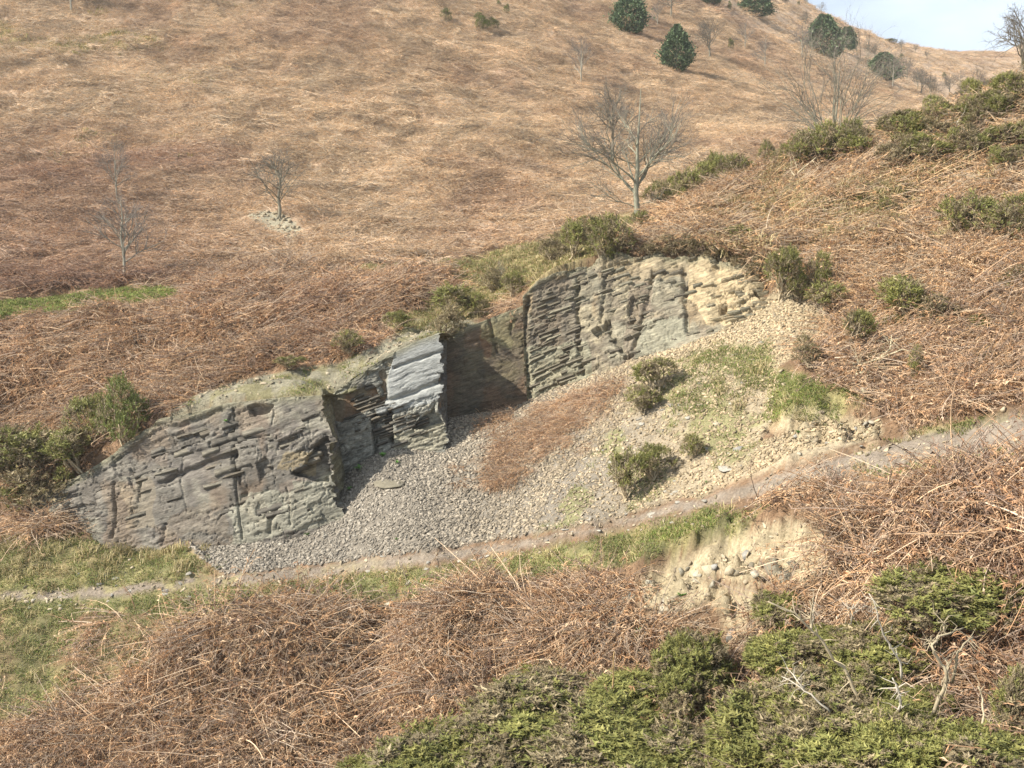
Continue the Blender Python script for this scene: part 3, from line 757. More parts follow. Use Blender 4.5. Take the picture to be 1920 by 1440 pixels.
    def geo(self):
        a, b = self.X.shape[:2]
        i = (np.arange(a - 1)[:, None] * b + np.arange(b - 1)[None, :]).ravel()
        return self.X.reshape(-1, 3), np.stack([i, i + 1, i + b + 1, i + b], 1), self.C.reshape(-1, 3)
def rock(name, faces, label):
    A = Acc()
    for f in faces: A.add(*f.geo())
    o = obj(name, A.mesh(name, M_ROCK)); o['kind'] = 'structure'; o['label'] = label
    return o
SLATE = [(.11, .096, .077), (.14, .123, .098), (.165, .148, .118), (.12, .104, .085), (.21, .19, .145)]
RUST = (.27, .165, .085)
fA = Face([(55, 968, 30.7), (120, 992, 30.2), (200, 1010, 29.4), (350, 1020, 28.9), (470, 1014, 28.7), (560, 1000, 28.7), (634, 962, 28.9)],
          [(60, 936, 30.75), (120, 905, 30.6), (205, 855, 30.5), (300, 785, 30.45), (430, 756, 30.2), (540, 745, 29.9), (604, 741, 29.7)],
          101, jag=.26, jag_seed=5, dip=.33, res=.024, deep=.14, fine_amt=.04, flat=([(320, 860), (430, 830), (430, 950), (330, 960)], [(470, 760), (600, 745), (600, 800), (470, 820)], [(260, 900), (300, 890), (300, 990), (260, 980)]), step=(.08, .34), joint=(.6, 2.2), rough=.12,
          cracks=[([(438, 768), (437, 860), (446, 950), (452, 1010)], 2, .11), ([(240, 880), (262, 900), (262, 940)], 3, .12), ([(213, 905), (215, 985), (212, 1008)], 3, .14), ([(310, 985), (306, 1015)], 3, .08),
                  ([(440, 850), (448, 905), (462, 920), (452, 945)], 4, .16), ([(520, 950), (506, 975), (504, 1000)], 4, .12), ([(262, 800), (330, 800), (420, 768)], 5, .12), ([(300, 905), (380, 870), (440, 850)], 4, .16), ([(345, 830), (338, 905), (350, 960)], 1.6, .06), ([(515, 770), (500, 850)], 1.6, .05), ([(576, 775), (584, 825)], 1.6, .05), ([(538, 915), (546, 985)], 1.6, .06)],
          notches=[([(548, 888), (572, 868), (590, 835), (606, 820), (620, 905), (590, 905)], .40), ([(462, 762), (520, 757), (505, 775), (470, 782)], .28), ([(480, 870), (500, 855), (512, 880), (490, 900)], .16),
                   ([(240, 890), (258, 885), (262, 915), (244, 918)], .10), ([(205, 870), (300, 800), (330, 830), (230, 900)], .10)])
fA.color(SLATE, RUST, [([(225, 905), (285, 895), (290, 990), (240, 985)], (.24, .19, .12), .35, 30), ([(320, 960), (420, 940), (440, 1000), (300, 1000)], (.19, .15, .105), .4, 40), ([(540, 845), (590, 850), (580, 890), (520, 880)], (.27, .205, .105), .5, 25),
                       ([(525, 905), (570, 895), (575, 950), (540, 960)], (.22, .17, .125), .4, 20), ([(440, 940), (640, 880), (650, 980), (440, 1010)], (.27, .255, .19), .65, 40), ([(270, 850), (350, 830), (430, 900), (300, 900)], (.165, .145, .12), .4, 30)])
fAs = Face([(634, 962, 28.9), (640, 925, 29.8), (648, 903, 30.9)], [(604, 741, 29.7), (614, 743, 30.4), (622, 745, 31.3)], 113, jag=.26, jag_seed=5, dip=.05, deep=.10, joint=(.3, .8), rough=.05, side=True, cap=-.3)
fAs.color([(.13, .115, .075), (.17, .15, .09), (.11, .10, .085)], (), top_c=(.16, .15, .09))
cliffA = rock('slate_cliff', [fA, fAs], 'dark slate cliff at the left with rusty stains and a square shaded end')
fB = Face([(628, 908, 31.05), (665, 880, 31.0), (700, 860, 30.9), (760, 853, 30.9), (832, 844, 30.9)], [(617, 744, 31.3), (665, 706, 31.35), (735, 662, 31.5), (780, 640, 31.55), (828, 624, 31.6)],
          127, jag=.16, jag_seed=15, dip=.34, flat=([(742, 655), (800, 632), (830, 624), (830, 735), (760, 755), (715, 760), (722, 725)],), deep=.16, step=(.06, .22), joint=(.5, 1.6), rough=.06, res=.024,
          cracks=[([(700, 780), (703, 860)], 4, .3), ([(730, 770), (734, 830)], 4, .3), ([(716, 700), (722, 745), (705, 755)], 5, .25), ([(722, 752), (760, 742), (828, 715)], 4, .14), ([(740, 690), (830, 658)], 3, .12)],
          notches=[([(772, 806), (790, 782), (826, 758), (830, 795), (800, 805)], .32), ([(620, 745), (700, 720), (720, 755), (640, 790), (620, 790)], .18), ([(702, 775), (728, 770), (732, 828), (704, 838)], .12)])
fB.color([(.145, .14, .12), (.19, .18, .145), (.225, .215, .175)], (.22, .17, .10), [([(742, 655), (800, 632), (832, 622), (832, 752), (760, 768), (705, 782), (722, 725)], (.285, .285, .26), .9, 14), ([(740, 815), (800, 800), (830, 795), (832, 842), (740, 850)], (.29, .26, .18), .7, 16),
                       ([(655, 730), (665, 720), (670, 750), (640, 765), (630, 745)], (.19, .17, .07), .7, 18)])
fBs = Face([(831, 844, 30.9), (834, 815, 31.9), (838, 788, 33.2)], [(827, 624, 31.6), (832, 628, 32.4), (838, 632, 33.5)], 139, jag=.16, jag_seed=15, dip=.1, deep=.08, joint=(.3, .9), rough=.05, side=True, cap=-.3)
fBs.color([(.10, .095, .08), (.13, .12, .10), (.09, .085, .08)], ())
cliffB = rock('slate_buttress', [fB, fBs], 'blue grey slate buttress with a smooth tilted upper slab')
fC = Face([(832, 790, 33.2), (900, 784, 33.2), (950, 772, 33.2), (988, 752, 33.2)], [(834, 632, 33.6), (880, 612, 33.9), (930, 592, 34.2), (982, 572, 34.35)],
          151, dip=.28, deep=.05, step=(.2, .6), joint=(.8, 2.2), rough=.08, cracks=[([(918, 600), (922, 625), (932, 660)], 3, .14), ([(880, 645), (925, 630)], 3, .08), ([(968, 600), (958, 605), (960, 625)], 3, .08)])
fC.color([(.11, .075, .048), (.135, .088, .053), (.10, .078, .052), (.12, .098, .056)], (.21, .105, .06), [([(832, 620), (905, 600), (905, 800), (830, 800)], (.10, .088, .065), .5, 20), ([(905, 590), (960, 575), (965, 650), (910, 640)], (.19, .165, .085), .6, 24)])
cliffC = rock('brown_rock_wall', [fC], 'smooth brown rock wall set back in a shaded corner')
fD = Face([(984, 756, 33.2), (1040, 733, 33.0), (1100, 708, 32.5), (1170, 684, 32.1), (1250, 655, 31.7), (1330, 628, 31.4), (1400, 604, 31.1), (1475, 583, 30.8)],
          [(980, 556, 34.0), (1010, 530, 34.25), (1060, 508, 34.6), (1150, 480, 35.05), (1230, 474, 34.7), (1300, 476, 34.2), (1400, 503, 33.0), (1475, 566, 31.3)],
          167, tops=lambda s, B, T: (fbm(s * 16, s * 0, 3, 7) - .5) * .5 * smooth(0, .08, s) * smooth(1, .9, s), dip=.38, res=.025, deep=.22, step=(.05, .17), joint=(.3, 1.0), rough=.14,
          cracks=[([(1084, 525), (1084, 640), (1092, 700)], 4, .18), ([(1136, 500), (1128, 600), (1180, 680)], 4, .14), ([(1225, 510), (1205, 600), (1180, 670)], 4, .16), ([(1282, 500), (1290, 620)], 5, .18), ([(990, 560), (984, 620), (994, 750)], 4, .22)],
          notches=[([(1110, 620), (1145, 600), (1150, 618), (1120, 636)], .28), ([(1180, 560), (1200, 550), (1200, 600), (1178, 610)], .2), ([(1345, 570), (1362, 560), (1365, 590), (1348, 595)], .25), ([(1410, 545), (1445, 520), (1455, 560), (1430, 565)], .3), ([(1440, 545), (1462, 560), (1450, 575), (1436, 562)], .5)])
fD.color([(.155, .13, .088), (.20, .173, .118), (.225, .20, .14), (.16, .132, .092), (.26, .22, .145)], (.235, .155, .078),
         [([(1000, 530), (1075, 520), (1085, 640), (985, 690)], (.135, .113, .085), .65, 16), ([(1185, 500), (1235, 505), (1200, 665), (1165, 690)], (.18, .14, .10), .6, 14), ([(985, 650), (1100, 640), (1110, 710), (985, 755)], (.225, .212, .145), .7, 20),
          ([(1300, 470), (1480, 540), (1480, 600), (1330, 620), (1290, 560)], (.40, .31, .18), .75, 40), ([(1130, 470), (1320, 465), (1340, 520), (1130, 520)], (.29, .23, .14), .6, 30), ([(1200, 600), (1290, 590), (1290, 640), (1190, 680)], (.235, .225, .16), .6, 20)])
cliffD = rock('bedded_cliff', [fD], 'layered tan and olive rock face at the back of the quarry')
# separate slabs of the beds, standing proud of the walls
def slab_mesh(seed):
    r = np.random.default_rng(seed)
    # a broken block: x along the bed, y into the wall (front at -y), z across the bed; front edge chipped
    xs = np.array([-.5, r.uniform(-.25, -.05), r.uniform(.08, .28), .5])
    fy = -.5 + np.array([r.uniform(0, .10), r.uniform(-.02, .05), r.uniform(-.02, .05), r.uniform(0, .10)])
    zt = .5 + r.uniform(-.16, .02, 4); zb = -.5 + r.uniform(-.02, .16, 4)
    V = []
    for k in range(4): V += [[xs[k] + r.normal(0, .012), fy[k] + r.uniform(-.02, .06), zb[k]], [xs[k] + r.normal(0, .015), fy[k] + r.uniform(-.01, .05), zt[k]], [xs[k], .5, zt[k]], [xs[k], .5, zb[k]]]
    F = []
    for k in range(3):
        a, b = 4 * k, 4 * (k + 1)
        for c, d in ((0, 1), (1, 2), (3, 0)):
            F += [[a + c, b + c, b + d], [a + c, b + d, a + d]]
    F += [[0, 1, 2], [0, 2, 3], [12, 14, 13], [12, 15, 14]]
    return np.array(V), np.array(F)
def slab_set(base, cols, n=5):
    return [mesh_np('rock_slab', *slab_mesh(base + i), np.array(cols[i % len(cols)]) * np.ones((1, 3)) + np.zeros((len(slab_mesh(base + i)[0]), 3)), M_SLAB) for i in range(n)]
def slabs(face, parent, meshes, n, lrange, trange, proud=.05, uvpoly=None, fill=.8, flat=1.0):
    """courses of separate slabs laid along the beds of a wall"""
    r = np.random.default_rng(face.seed + 7)
    P_, W_ = face.p, face.w - 100
    wv, pv = np.concatenate([[0], np.cumsum(r.uniform(*trange, 400))]) + W_.min(), None
    spots = []
    pts = np.stack([P_.ravel(), W_.ravel()], 1)
    # a coarse look-up from (along, across the beds) back to the wall's grid
    for wi in range(len(wv) - 1):
        wc = (wv[wi] + wv[wi + 1]) / 2; th = (wv[wi + 1] - wv[wi])
        if wc > W_.max(): break
        pp = P_.min() + r.uniform(-.5, 0)
        while pp < P_.max():
            ln = r.uniform(*lrange) * r.choice([.7, 1, 1, 1.35])
            pc = pp + ln / 2; pp += ln * 1.01
            i = int(np.argmin(np.abs(P_[:, 0] - pc)))
            j = int(np.argmin(np.abs(W_[i] - wc)))
            if abs(W_[i, j] - wc) > th or j < 3 or j > face.p.shape[1] - 4: continue
            if uvpoly is not None and not in_poly(face.u[i:i + 1, j], face.v[i:i + 1, j], uvpoly)[0]: continue
            if r.random() > fill * (.45 + .75 * face.calm[i, j]): continue
            spots.append((i, j, ln, th))
    r.shuffle(spots)
    for i, j, ln, th in spots[:n]:
        i, j = int(i), int(j)
        P0 = face.X0[i, j] + face.N[i, j] * (face.disp[i, j] * .45)
        N_ = unit(face.N[i, j] + r.normal(0, .05, 3)); A_ = face.al[i, j] * (1 if face.al[i, j][0] > 0 else -1)
        A2 = unit(unit(A_ * [1, 1, 0]) + np.array([0, 0, face.dip + r.normal(0, .025)]))
        A2 = unit(A2 - N_ * (A2 @ N_)); Y2 = -N_; Z2 = np.cross(A2, Y2)
        if Z2[2] < 0: A2 = -A2; Z2 = np.cross(A2, Y2)
        R = Matrix(((A2[0], Y2[0], Z2[0]), (A2[1], Y2[1], Z2[1]), (A2[2], Y2[2], Z2[2])))
        dp = .40
        o = bpy.data.objects.new('rock_slab', meshes[r.integers(0, len(meshes))])
        COL.objects.link(o); o.parent = parent
        o.matrix_basis = Matrix.LocRotScale(Vector(P0 + N_ * (proud * r.uniform(-.3, 1.3) - dp * .40)), R.to_quaternion(), Vector((ln * .99, dp, th * .9)))
    return len(spots)
D_DARK = slab_set(300, [(.185, .158, .11), (.22, .193, .135), (.165, .14, .10), (.255, .228, .158)], 8)
D_OCHRE = slab_set(330, [(.34, .27, .165), (.27, .23, .15), (.38, .31, .19), (.23, .205, .14)], 8)
A_SL = slab_set(360, [(.15, .133, .105), (.18, .16, .12), (.13, .115, .09), (.21, .178, .13)], 8)
slabs(fD, cliffD, D_DARK, 150, (.35, .85), (.08, .15), .02, [(1002, 545), (1080, 505), (1150, 495), (1110, 640), (1120, 695), (1002, 735)], .8)
slabs(fD, cliffD, D_DARK, 60, (.25, .6), (.09, .17), .03, [(1150, 500), (1300, 500), (1290, 640), (1140, 690)], .5)
slabs(fD, cliffD, D_OCHRE, 90, (.2, .45), (.09, .17), .05, [(1130, 485), (1310, 478), (1400, 505), (1455, 555), (1455, 585), (1300, 635), (1290, 510)], .55)
slabs(fA, cliffA, A_SL, 120, (.3, .85), (.10, .28), -.03, [(270, 860), (310, 820), (585, 765), (595, 955), (350, 1000), (250, 980)], .5)
slabs(fB, cliffB, A_SL, 40, (.3, .65), (.08, .16), .0, [(640, 760), (700, 720), (722, 755), (800, 780), (800, 835), (700, 845)], .6)
#@@PART4
# ------------------------------------------------------------------ loose slate
def stone_mesh(seed, name, mat, c, flat=.45):
    r = np.random.default_rng(seed)
    n = 7
    an = np.arange(n) * 2 * math.pi / n + r.uniform(-.32, .32, n)
    rx = r.uniform(.34, .56, n); st = r.uniform(.55, .95)
    x, y = np.cos(an) * rx, np.sin(an) * rx * st
    tx, ty = r.normal(0, .18), r.normal(0, .18)
    z1 = flat * (.5 + x * tx * 2 + y * ty * 2 + r.uniform(-.08, .08, n))
    s = r.uniform(.62, .92)
    V = np.concatenate([np.stack([x * .9, y * .9, np.full(n, -flat * .5)], 1), np.stack([x, y, z1 * .45], 1), np.stack([x * s + r.normal(0, .03, n), y * s + r.normal(0, .03, n), z1], 1), [[r.normal(0, .05), r.normal(0, .05), flat * r.uniform(.5, .68)]]])
    F = []
    for i in range(n):
        j = (i + 1) % n
        for b in (0, n): F += [[b + i, b + j, b + n + j], [b + i, b + n + j, b + n + i]]
        F += [[2 * n + i, 2 * n + j, 3 * n]]
    F += [[0, i + 1, i] for i in range(1, n - 1)]
    return mesh_np(name, V, F, np.array(c) * r.uniform(.85, 1.15) * np.ones((len(V), 3)), mat)
def crag_mesh(seed, name, mat, c, flat=.6):
    r = np.random.default_rng(seed)
    bm = bmesh.new()
    for k in range(11):
        d = unit(r.normal(0, 1, 3)); d = d / max(abs(d[0]), abs(d[1]), abs(d[2])) ** .7
        bm.verts.new((d[0] * .5, d[1] * .5 * r.uniform(.7, 1), d[2] * .5 * flat))
    hull = bmesh.ops.convex_hull(bm, input=bm.verts)
    bmesh.ops.delete(bm, geom=[v for v in bm.verts if not v.link_faces], context='VERTS')
    bm.verts.index_update()
    V = np.array([v.co[:] for v in bm.verts]); F = np.array([[v.index for v in f.verts] for f in bm.faces if len(f.verts) == 3])
    bm.free()
    return mesh_np(name, V, F, np.array(c) * np.ones((len(V), 3)), mat)
S_GREY = [proto((crag_mesh if i % 2 else stone_mesh)(500 + i, 'scree_slate', M_STONE, (.215, .188, .148), .36)) for i in range(9)]
def stones(name, n, y0, y1, fn, smin, smax, tint, label, flatten=(.8, 1.1)):
    x, y = rand_points(n, y0, y1, .56, 2.0)
    z, lk, nrm = ground_fast(x, y)
    u, v = proj(x, y, z)
    keep = (RNG.random(n) < fn(lk, u, v, x, y)) & (nrm[:, 2] > .12)
    x, y, z, nrm, u, v = [q[keep] for q in (x, y, z, nrm, u, v)]
    m = len(x)
    an = RNG.uniform(0, 2 * math.pi, m)
    eul = rot_euler(np.stack([np.cos(an), np.sin(an), 0 * an], 1), unit(nrm + RNG.normal(0, .33, (m, 3))))
    s = smin + (smax - smin) * RNG.random(m) ** 2.6
    s3 = np.stack([s * RNG.uniform(.8, 1.5, m), s, s * RNG.uniform(.6, 1.4, m)], 1)
    return scatter(name, S_GREY, np.stack([x, y, z + s * .05], 1), eul, s3, tint(u, v, x, y, m), label)
def scree_tint(u, v, x, y, m):
    t = smooth(650, 1350, u)[:, None]; g = fbm(x * .8, y * .8, 3, 120)[:, None]
    c = np.array([1.0, 1.0, 1.0]) * (1 - t) + np.array([1.5, 1.32, 1.02]) * t
    return c * RNG.uniform(.55, 1.5, (m, 1)) * (.8 + .4 * g)
stones('scree', 200000, 24, 34.5, lambda lk, u, v, x, y: np.where(lk(M['scree']) > .3, np.where(lk(M['meadow']) > .5, .38, 1.0), 0) * np.where(lk(M['fern']) > .5, .55, 1.0), .03, .135, scree_tint, 'heap of small broken slates below the rock faces')
def verge(lk, u, v, x, y):
    p = lk(M['path']); e = p * (1 - p) * 4
    run = np.exp(-(((v - np.interp(u, [0, 400, 640, 850, 1100, 1400, 1600, 1900], [1132, 1104, 1090, 1062, 1006, 935, 888, 842])) / 12.0) ** 2))
    return np.clip(e * .30 + run * .32 + p * .30 + lk(M['grass']) * .07 + lk(M['shelf']) * .45, 0, 1) * (fbm(x * .9, y * .9, 3, 130) > .40) + lk(M['ochre']) * .55
stones('path_stones', 34000, 16, 35, verge, .04, .17, lambda u, v, x, y, m: np.array([1.45, 1.35, 1.15]) * RNG.uniform(.6, 1.35, (m, 1)), 'small pale chippings strewn along the edges of the path')
stones('hawthorn_chippings', 14000, 50, 66, lambda lk, u, v, x, y: np.where(lk(M['haw']) > .4, 1, 0), .12, .35, lambda u, v, x, y, m: np.array([1.2, 1.1, .9]) * RNG.uniform(.7, 1.2, (m, 1)), 'pale stone chippings spilling down the slope below the hawthorn')
# ------------------------------------------------------------------ grass
def grass_proto(name, n, rad, h, w, cols):
    A = Acc()
    for i in range(n):
        a = RNG.uniform(0, 6.28); r = rad * math.sqrt(RNG.random()); b = RNG.uniform(0, 6.28); ln = h * RNG.uniform(.5, 1.2); le = RNG.uniform(.2, 1.0)
        p0 = np.array([r * math.cos(a), r * math.sin(a), -.02]); d = np.array([math.cos(b), math.sin(b), 0]); s = np.array([-d[1], d[0], 0]) * w
        p1 = p0 + d * ln * le * .4 + [0, 0, ln * .6]; p2 = p0 + d * ln * le + [0, 0, ln * (.95 - .45 * le)]
        A.add([p0 - s, p0 + s, p1 + s * .8, p1 - s * .8, p2], [[0, 1, 2], [0, 2, 3], [3, 2, 4]], np.array(cols[RNG.integers(0, len(cols))]) * RNG.uniform(.75, 1.2))
    return proto(A.mesh(name, M_GRASS))
G_SHORT = [grass_proto('grass_tuft', 46, .22, .095, .008, [(.17, .20, .06), (.22, .22, .08), (.30, .26, .13), (.13, .17, .05), (.26, .20, .10)]) for _ in range(5)]
G_TAN = [grass_proto('dry_grass_tuft', 44, .24, .30, .009, [(.42, .34, .17), (.36, .28, .14), (.24, .23, .09), (.48, .40, .22)]) for _ in range(4)]
def turf(name, protos, n, y0, y1, fn, s0, s1, label, tint=(1, 1, 1)):
    x, y = rand_points(n, y0, y1, .56, 2.0)
    z, lk, nrm = ground_fast(x, y); u, v = proj(x, y, z)
    keep = (RNG.random(n) < fn(lk, u, v, x, y)) & (nrm[:, 2] > .5)
    x, y, z, nrm, u, v = [q[keep] for q in (x, y, z, nrm, u, v)]; m = len(x)
    an = RNG.uniform(0, 6.28, m)
    eul = rot_euler(np.stack([np.cos(an), np.sin(an), 0 * an], 1), unit(nrm + [0, 0, .4]))
    tn = np.array(tint) * (.65 + .7 * fbm(x * .7, y * .7, 3, 140))[:, None] * RNG.uniform(.8, 1.2, (m, 1))
    return scatter(name, protos, np.stack([x, y, z], 1), eul, RNG.uniform(s0, s1, m), tn, label)
turf('grass', G_SHORT, 26000, 14, 35.5, lambda lk, u, v, x, y: np.clip(lk(M['grass']) * .9 * (1 - lk(M['path'])) + lk(M['meadow']) * .14 * (fbm(x * 1.1, y * 1.1, 4, 95) > .5) + lk(M['shelf']) * .3 * (fbm(x, y, 3, 96) > .5), 0, 1) * (1 - lk(M['path'])), .6, 1.3, 'short green turf beside the path and in the quarry', (1.05, 1.05, .98))
turf('green_turf', G_SHORT, 30000, 19, 30, lambda lk, u, v, x, y: in_poly(u, v, GRASS[2]) * .9 + in_poly(u, v, [(1215, 1000), (1330, 965), (1345, 985), (1240, 1020)]) * .8, .5, 1.0, 'patch of bright green turf', (1.08, 1.2, .85))
turf('strip_turf', G_SHORT, 40000, 38, 46, lambda lk, u, v, x, y: in_poly(u, v, TERRACE[0]) * .9, .8, 1.5, 'green grass strip on the terrace at the left', (1.15, 1.3, .95))
turf('terrace_grass', G_SHORT, 30000, 35, 52, lambda lk, u, v, x, y: lk(M['terrace']), .8, 1.5, 'short yellow green turf on the terrace behind the quarry', (1.25, 1.1, 1.2))
turf('dry_grass', G_TAN, 16000, 22, 52, lambda lk, u, v, x, y: np.clip(np.where((u < 400) & (v > 985) & (v < 1090) & (y < 32), .35, 0) + lk(M['terrace']) * .10 * (u > 700) + lk(M['grass']) * .09, 0, 1), .6, 1.2, 'dry tan grass at the foot of the dark cliff')
turf('ridge_grass', G_TAN, 26000, 27, 48, lambda lk, u, v, x, y: ((u > 1230) & (v < 480) & (y < 45) & (y > 31)) * smooth(.42, .6, fbm(x * .5, y * .5, 3, 150)) * .8, 1.0, 2.0, 'straw coloured grass on the crest of the right slope', (1.1, 1.1, 1.1))
# green tinge of grass among the bracken, high at the left
turf('upper_grass', G_SHORT, 60000, 52, 120, lambda lk, u, v, x, y: lk(M['fgreen']) * .7, 2.2, 4.0, 'yellow green grass among the bracken high on the slope', (1.5, 1.25, 1.2))

# ------------------------------------------------------------------ gorse
def gorse_mesh(seed, n_sp, sl, nspine, brown=.25, tone=(1, 1, 1), lumps=9, tall=False):
    r = np.random.default_rng(seed)
    C = []; R = []
    for i in range(lumps):
        a = r.uniform(0, 6.28); d = .30 * math.sqrt(r.random())
        rad = r.uniform(.15, .26)
        h = r.uniform(.45, .78) if tall else r.uniform(.12, .72 - .5 * d)
        C.append((d * math.cos(a), d * math.sin(a), h)); R.append(rad)
    C = np.array(C); R = np.array(R)
    k = r.integers(0, lumps, n_sp * 3)
    nv = unit(r.normal(0, 1, (n_sp * 3, 3))); nv[:, 2] = np.where(nv[:, 2] < -.45, -nv[:, 2], nv[:, 2])
    inner = r.random(n_sp * 3) < .22
    rad = R[k] * np.where(inner, r.uniform(.5, .85, n_sp * 3), 1) * (1 + np.minimum(r.exponential(.05, n_sp * 3), .3)) * (1 + .75 * (fbm(nv[:, 0] * 3 + k * 7, nv[:, 1] * 3 + nv[:, 2] * 2, 3, seed) - .5))
    P_ = C[k] + nv * rad[:, None]
    dist = np.linalg.norm(P_[:, None, :] - C[None], axis=2) / R[None]
    dist[np.arange(len(k)), k] = 9
    ok = (dist.min(1) > .86) & (P_[:, 2] > 0)
    P_, nv, inner = P_[ok][:n_sp], nv[ok][:n_sp], inner[ok][:n_sp]
    P_[:, 2] *= 1.0 / max(P_[:, 2].max(), .5)
    w = max(np.abs(P_[:, 0]).max(), np.abs(P_[:, 1]).max()); P_[:, :2] *= .5 / w
    n = len(P_)
    ax = unit(nv * .7 + np.array([0, 0, .7]) + r.normal(0, .35, (n, 3)))
    L_ = sl * r.uniform(.55, 1.3, n) * (1 + .8 * (r.random(n) < .10))
    nz = fbm(P_[:, 0] * 5 + 30, P_[:, 1] * 5 + P_[:, 2] * 4, 3, seed + 3)
    g = np.array([.17, .18, .052]) * np.array(tone); g2 = np.array([.285, .265, .085]) * np.array(tone); b = np.array([.30, .24, .14])
    t = r.random(n)[:, None]
    c = g * (1 - t) + g2 * t
    isb = (nz > (.62 - brown * .45)) & (r.random(n) < .8) | inner
    c = np.where(isb[:, None], b * r.uniform(.6, 1.2, (n, 1)), c) * r.uniform(.75, 1.2, (n, 1))
    V = []; F = []; CC = []
    ref = unit(np.cross(ax, r.normal(0, 1, (n, 3)))); ref2 = np.cross(ax, ref)
    off = 0
    for s in range(nspine):
        ph = s * 2.4 + r.uniform(-.4, .4, n)
        rd = np.cos(ph)[:, None] * ref + np.sin(ph)[:, None] * ref2
        tpos = (.05 + .9 * s / nspine)
        base = P_ + ax * (L_ * tpos)[:, None]
        dirv = unit(ax * r.uniform(.5, 1.1, (n, 1)) + rd)
        ln = (L_ * r.uniform(.35, .65, n) * (1.1 - .4 * tpos))[:, None]
        wv = unit(np.cross(dirv, ax)) * (L_ * .085)[:, None]
        tri = np.stack([base - wv, base + wv, base + dirv * ln], 1)
        V.append(tri.reshape(-1, 3)); F.append(np.arange(n * 3).reshape(n, 3) + off); off += n * 3; CC.append(np.repeat(c, 3, 0))
    wv = ref * (L_ * .06)[:, None]
    tri = np.stack([P_ - wv, P_ + wv, P_ + ax * (L_ * 1.25)[:, None]], 1)
    V.append(tri.reshape(-1, 3)); F.append(np.arange(n * 3).reshape(n, 3) + off); CC.append(np.repeat(c * 1.1, 3, 0))
    fol = mesh_np('foliage', np.concatenate(V), np.concatenate(F), np.concatenate(CC), M_GORSE)
    A = Acc()
    for i in range(10):
        e = C[r.integers(0, lumps)]; zf = 1.0
        p0 = np.array([r.normal(0, .04), r.normal(0, .04), -.08]); p1 = np.array([e[0] * 1.35, e[1] * 1.35, e[2] * 1.28])
        tt = np.linspace(0, 1, 7)[:, None]
        p = p0 * (1 - tt) + p1 * tt + np.cumsum(r.normal(0, .025, (7, 3)), 0) * np.sin(tt * math.pi)
        A.add(*tube(p, np.linspace(.022, .009, 7), 4), np.array([.42, .34, .22]) * r.uniform(.7, 1.1))
        for q in range(3):
            m_ = r.integers(2, 6); d = unit(r.normal(0, 1, 3) + [0, 0, .5]) * r.uniform(.12, .26)
            A.add(*tube(np.stack([p[m_], p[m_] + d * .5 + r.normal(0, .02, 3), p[m_] + d]), [.009, .006, .003], 3), np.array([.38, .30, .2]) * r.uniform(.7, 1.1))
    return fol, A.mesh('woody_stem', M_WOOD)
GN = [gorse_mesh(700 + i, 8500, .062, 8, .12 + .12 * (i % 2), lumps=16) for i in range(4)] + [gorse_mesh(720 + i, 4200, .062, 8, .16, lumps=8, tall=True) for i in range(2)]
GM = [gorse_mesh(740 + i, 1300, .085, 6, .18, lumps=8) for i in range(4)] + [gorse_mesh(760, 1000, .09, 6, .85, (.8, .7, .9), lumps=7), gorse_mesh(761, 1100, .085, 6, .2, lumps=6, tall=True)]
GD = [gorse_mesh(780 + i, 1500, .075, 6, .08, (.75, .85, .8), lumps=9) for i in range(2)]
def bush(u, v, wpx, hpx, kind, label, group=None, name='gorse_bush', cat='gorse bush', depth=.85, ground_at=None, lift=.10, zs=1.15):
    x, y, z = ground_at or at(u, v)
    px = y * 1.0 / FPX * (1.0 / 1.0)
    rz = random.uniform(0, 6.28)
    fol, stem = kind[random.randrange(len(kind))] if isinstance(kind, list) else kind
    sx = wpx * px * 1.05; sz = hpx * px
    t = thing(name, label, cat, (x, y, z - .04 * sz), rz, (sx, sx, sz * zs), group)
    t.location.z += lift
    obj('foliage', fol, t); obj('woody_stem', stem, t)
    return t
PT, PB = GM[5], GM[4]
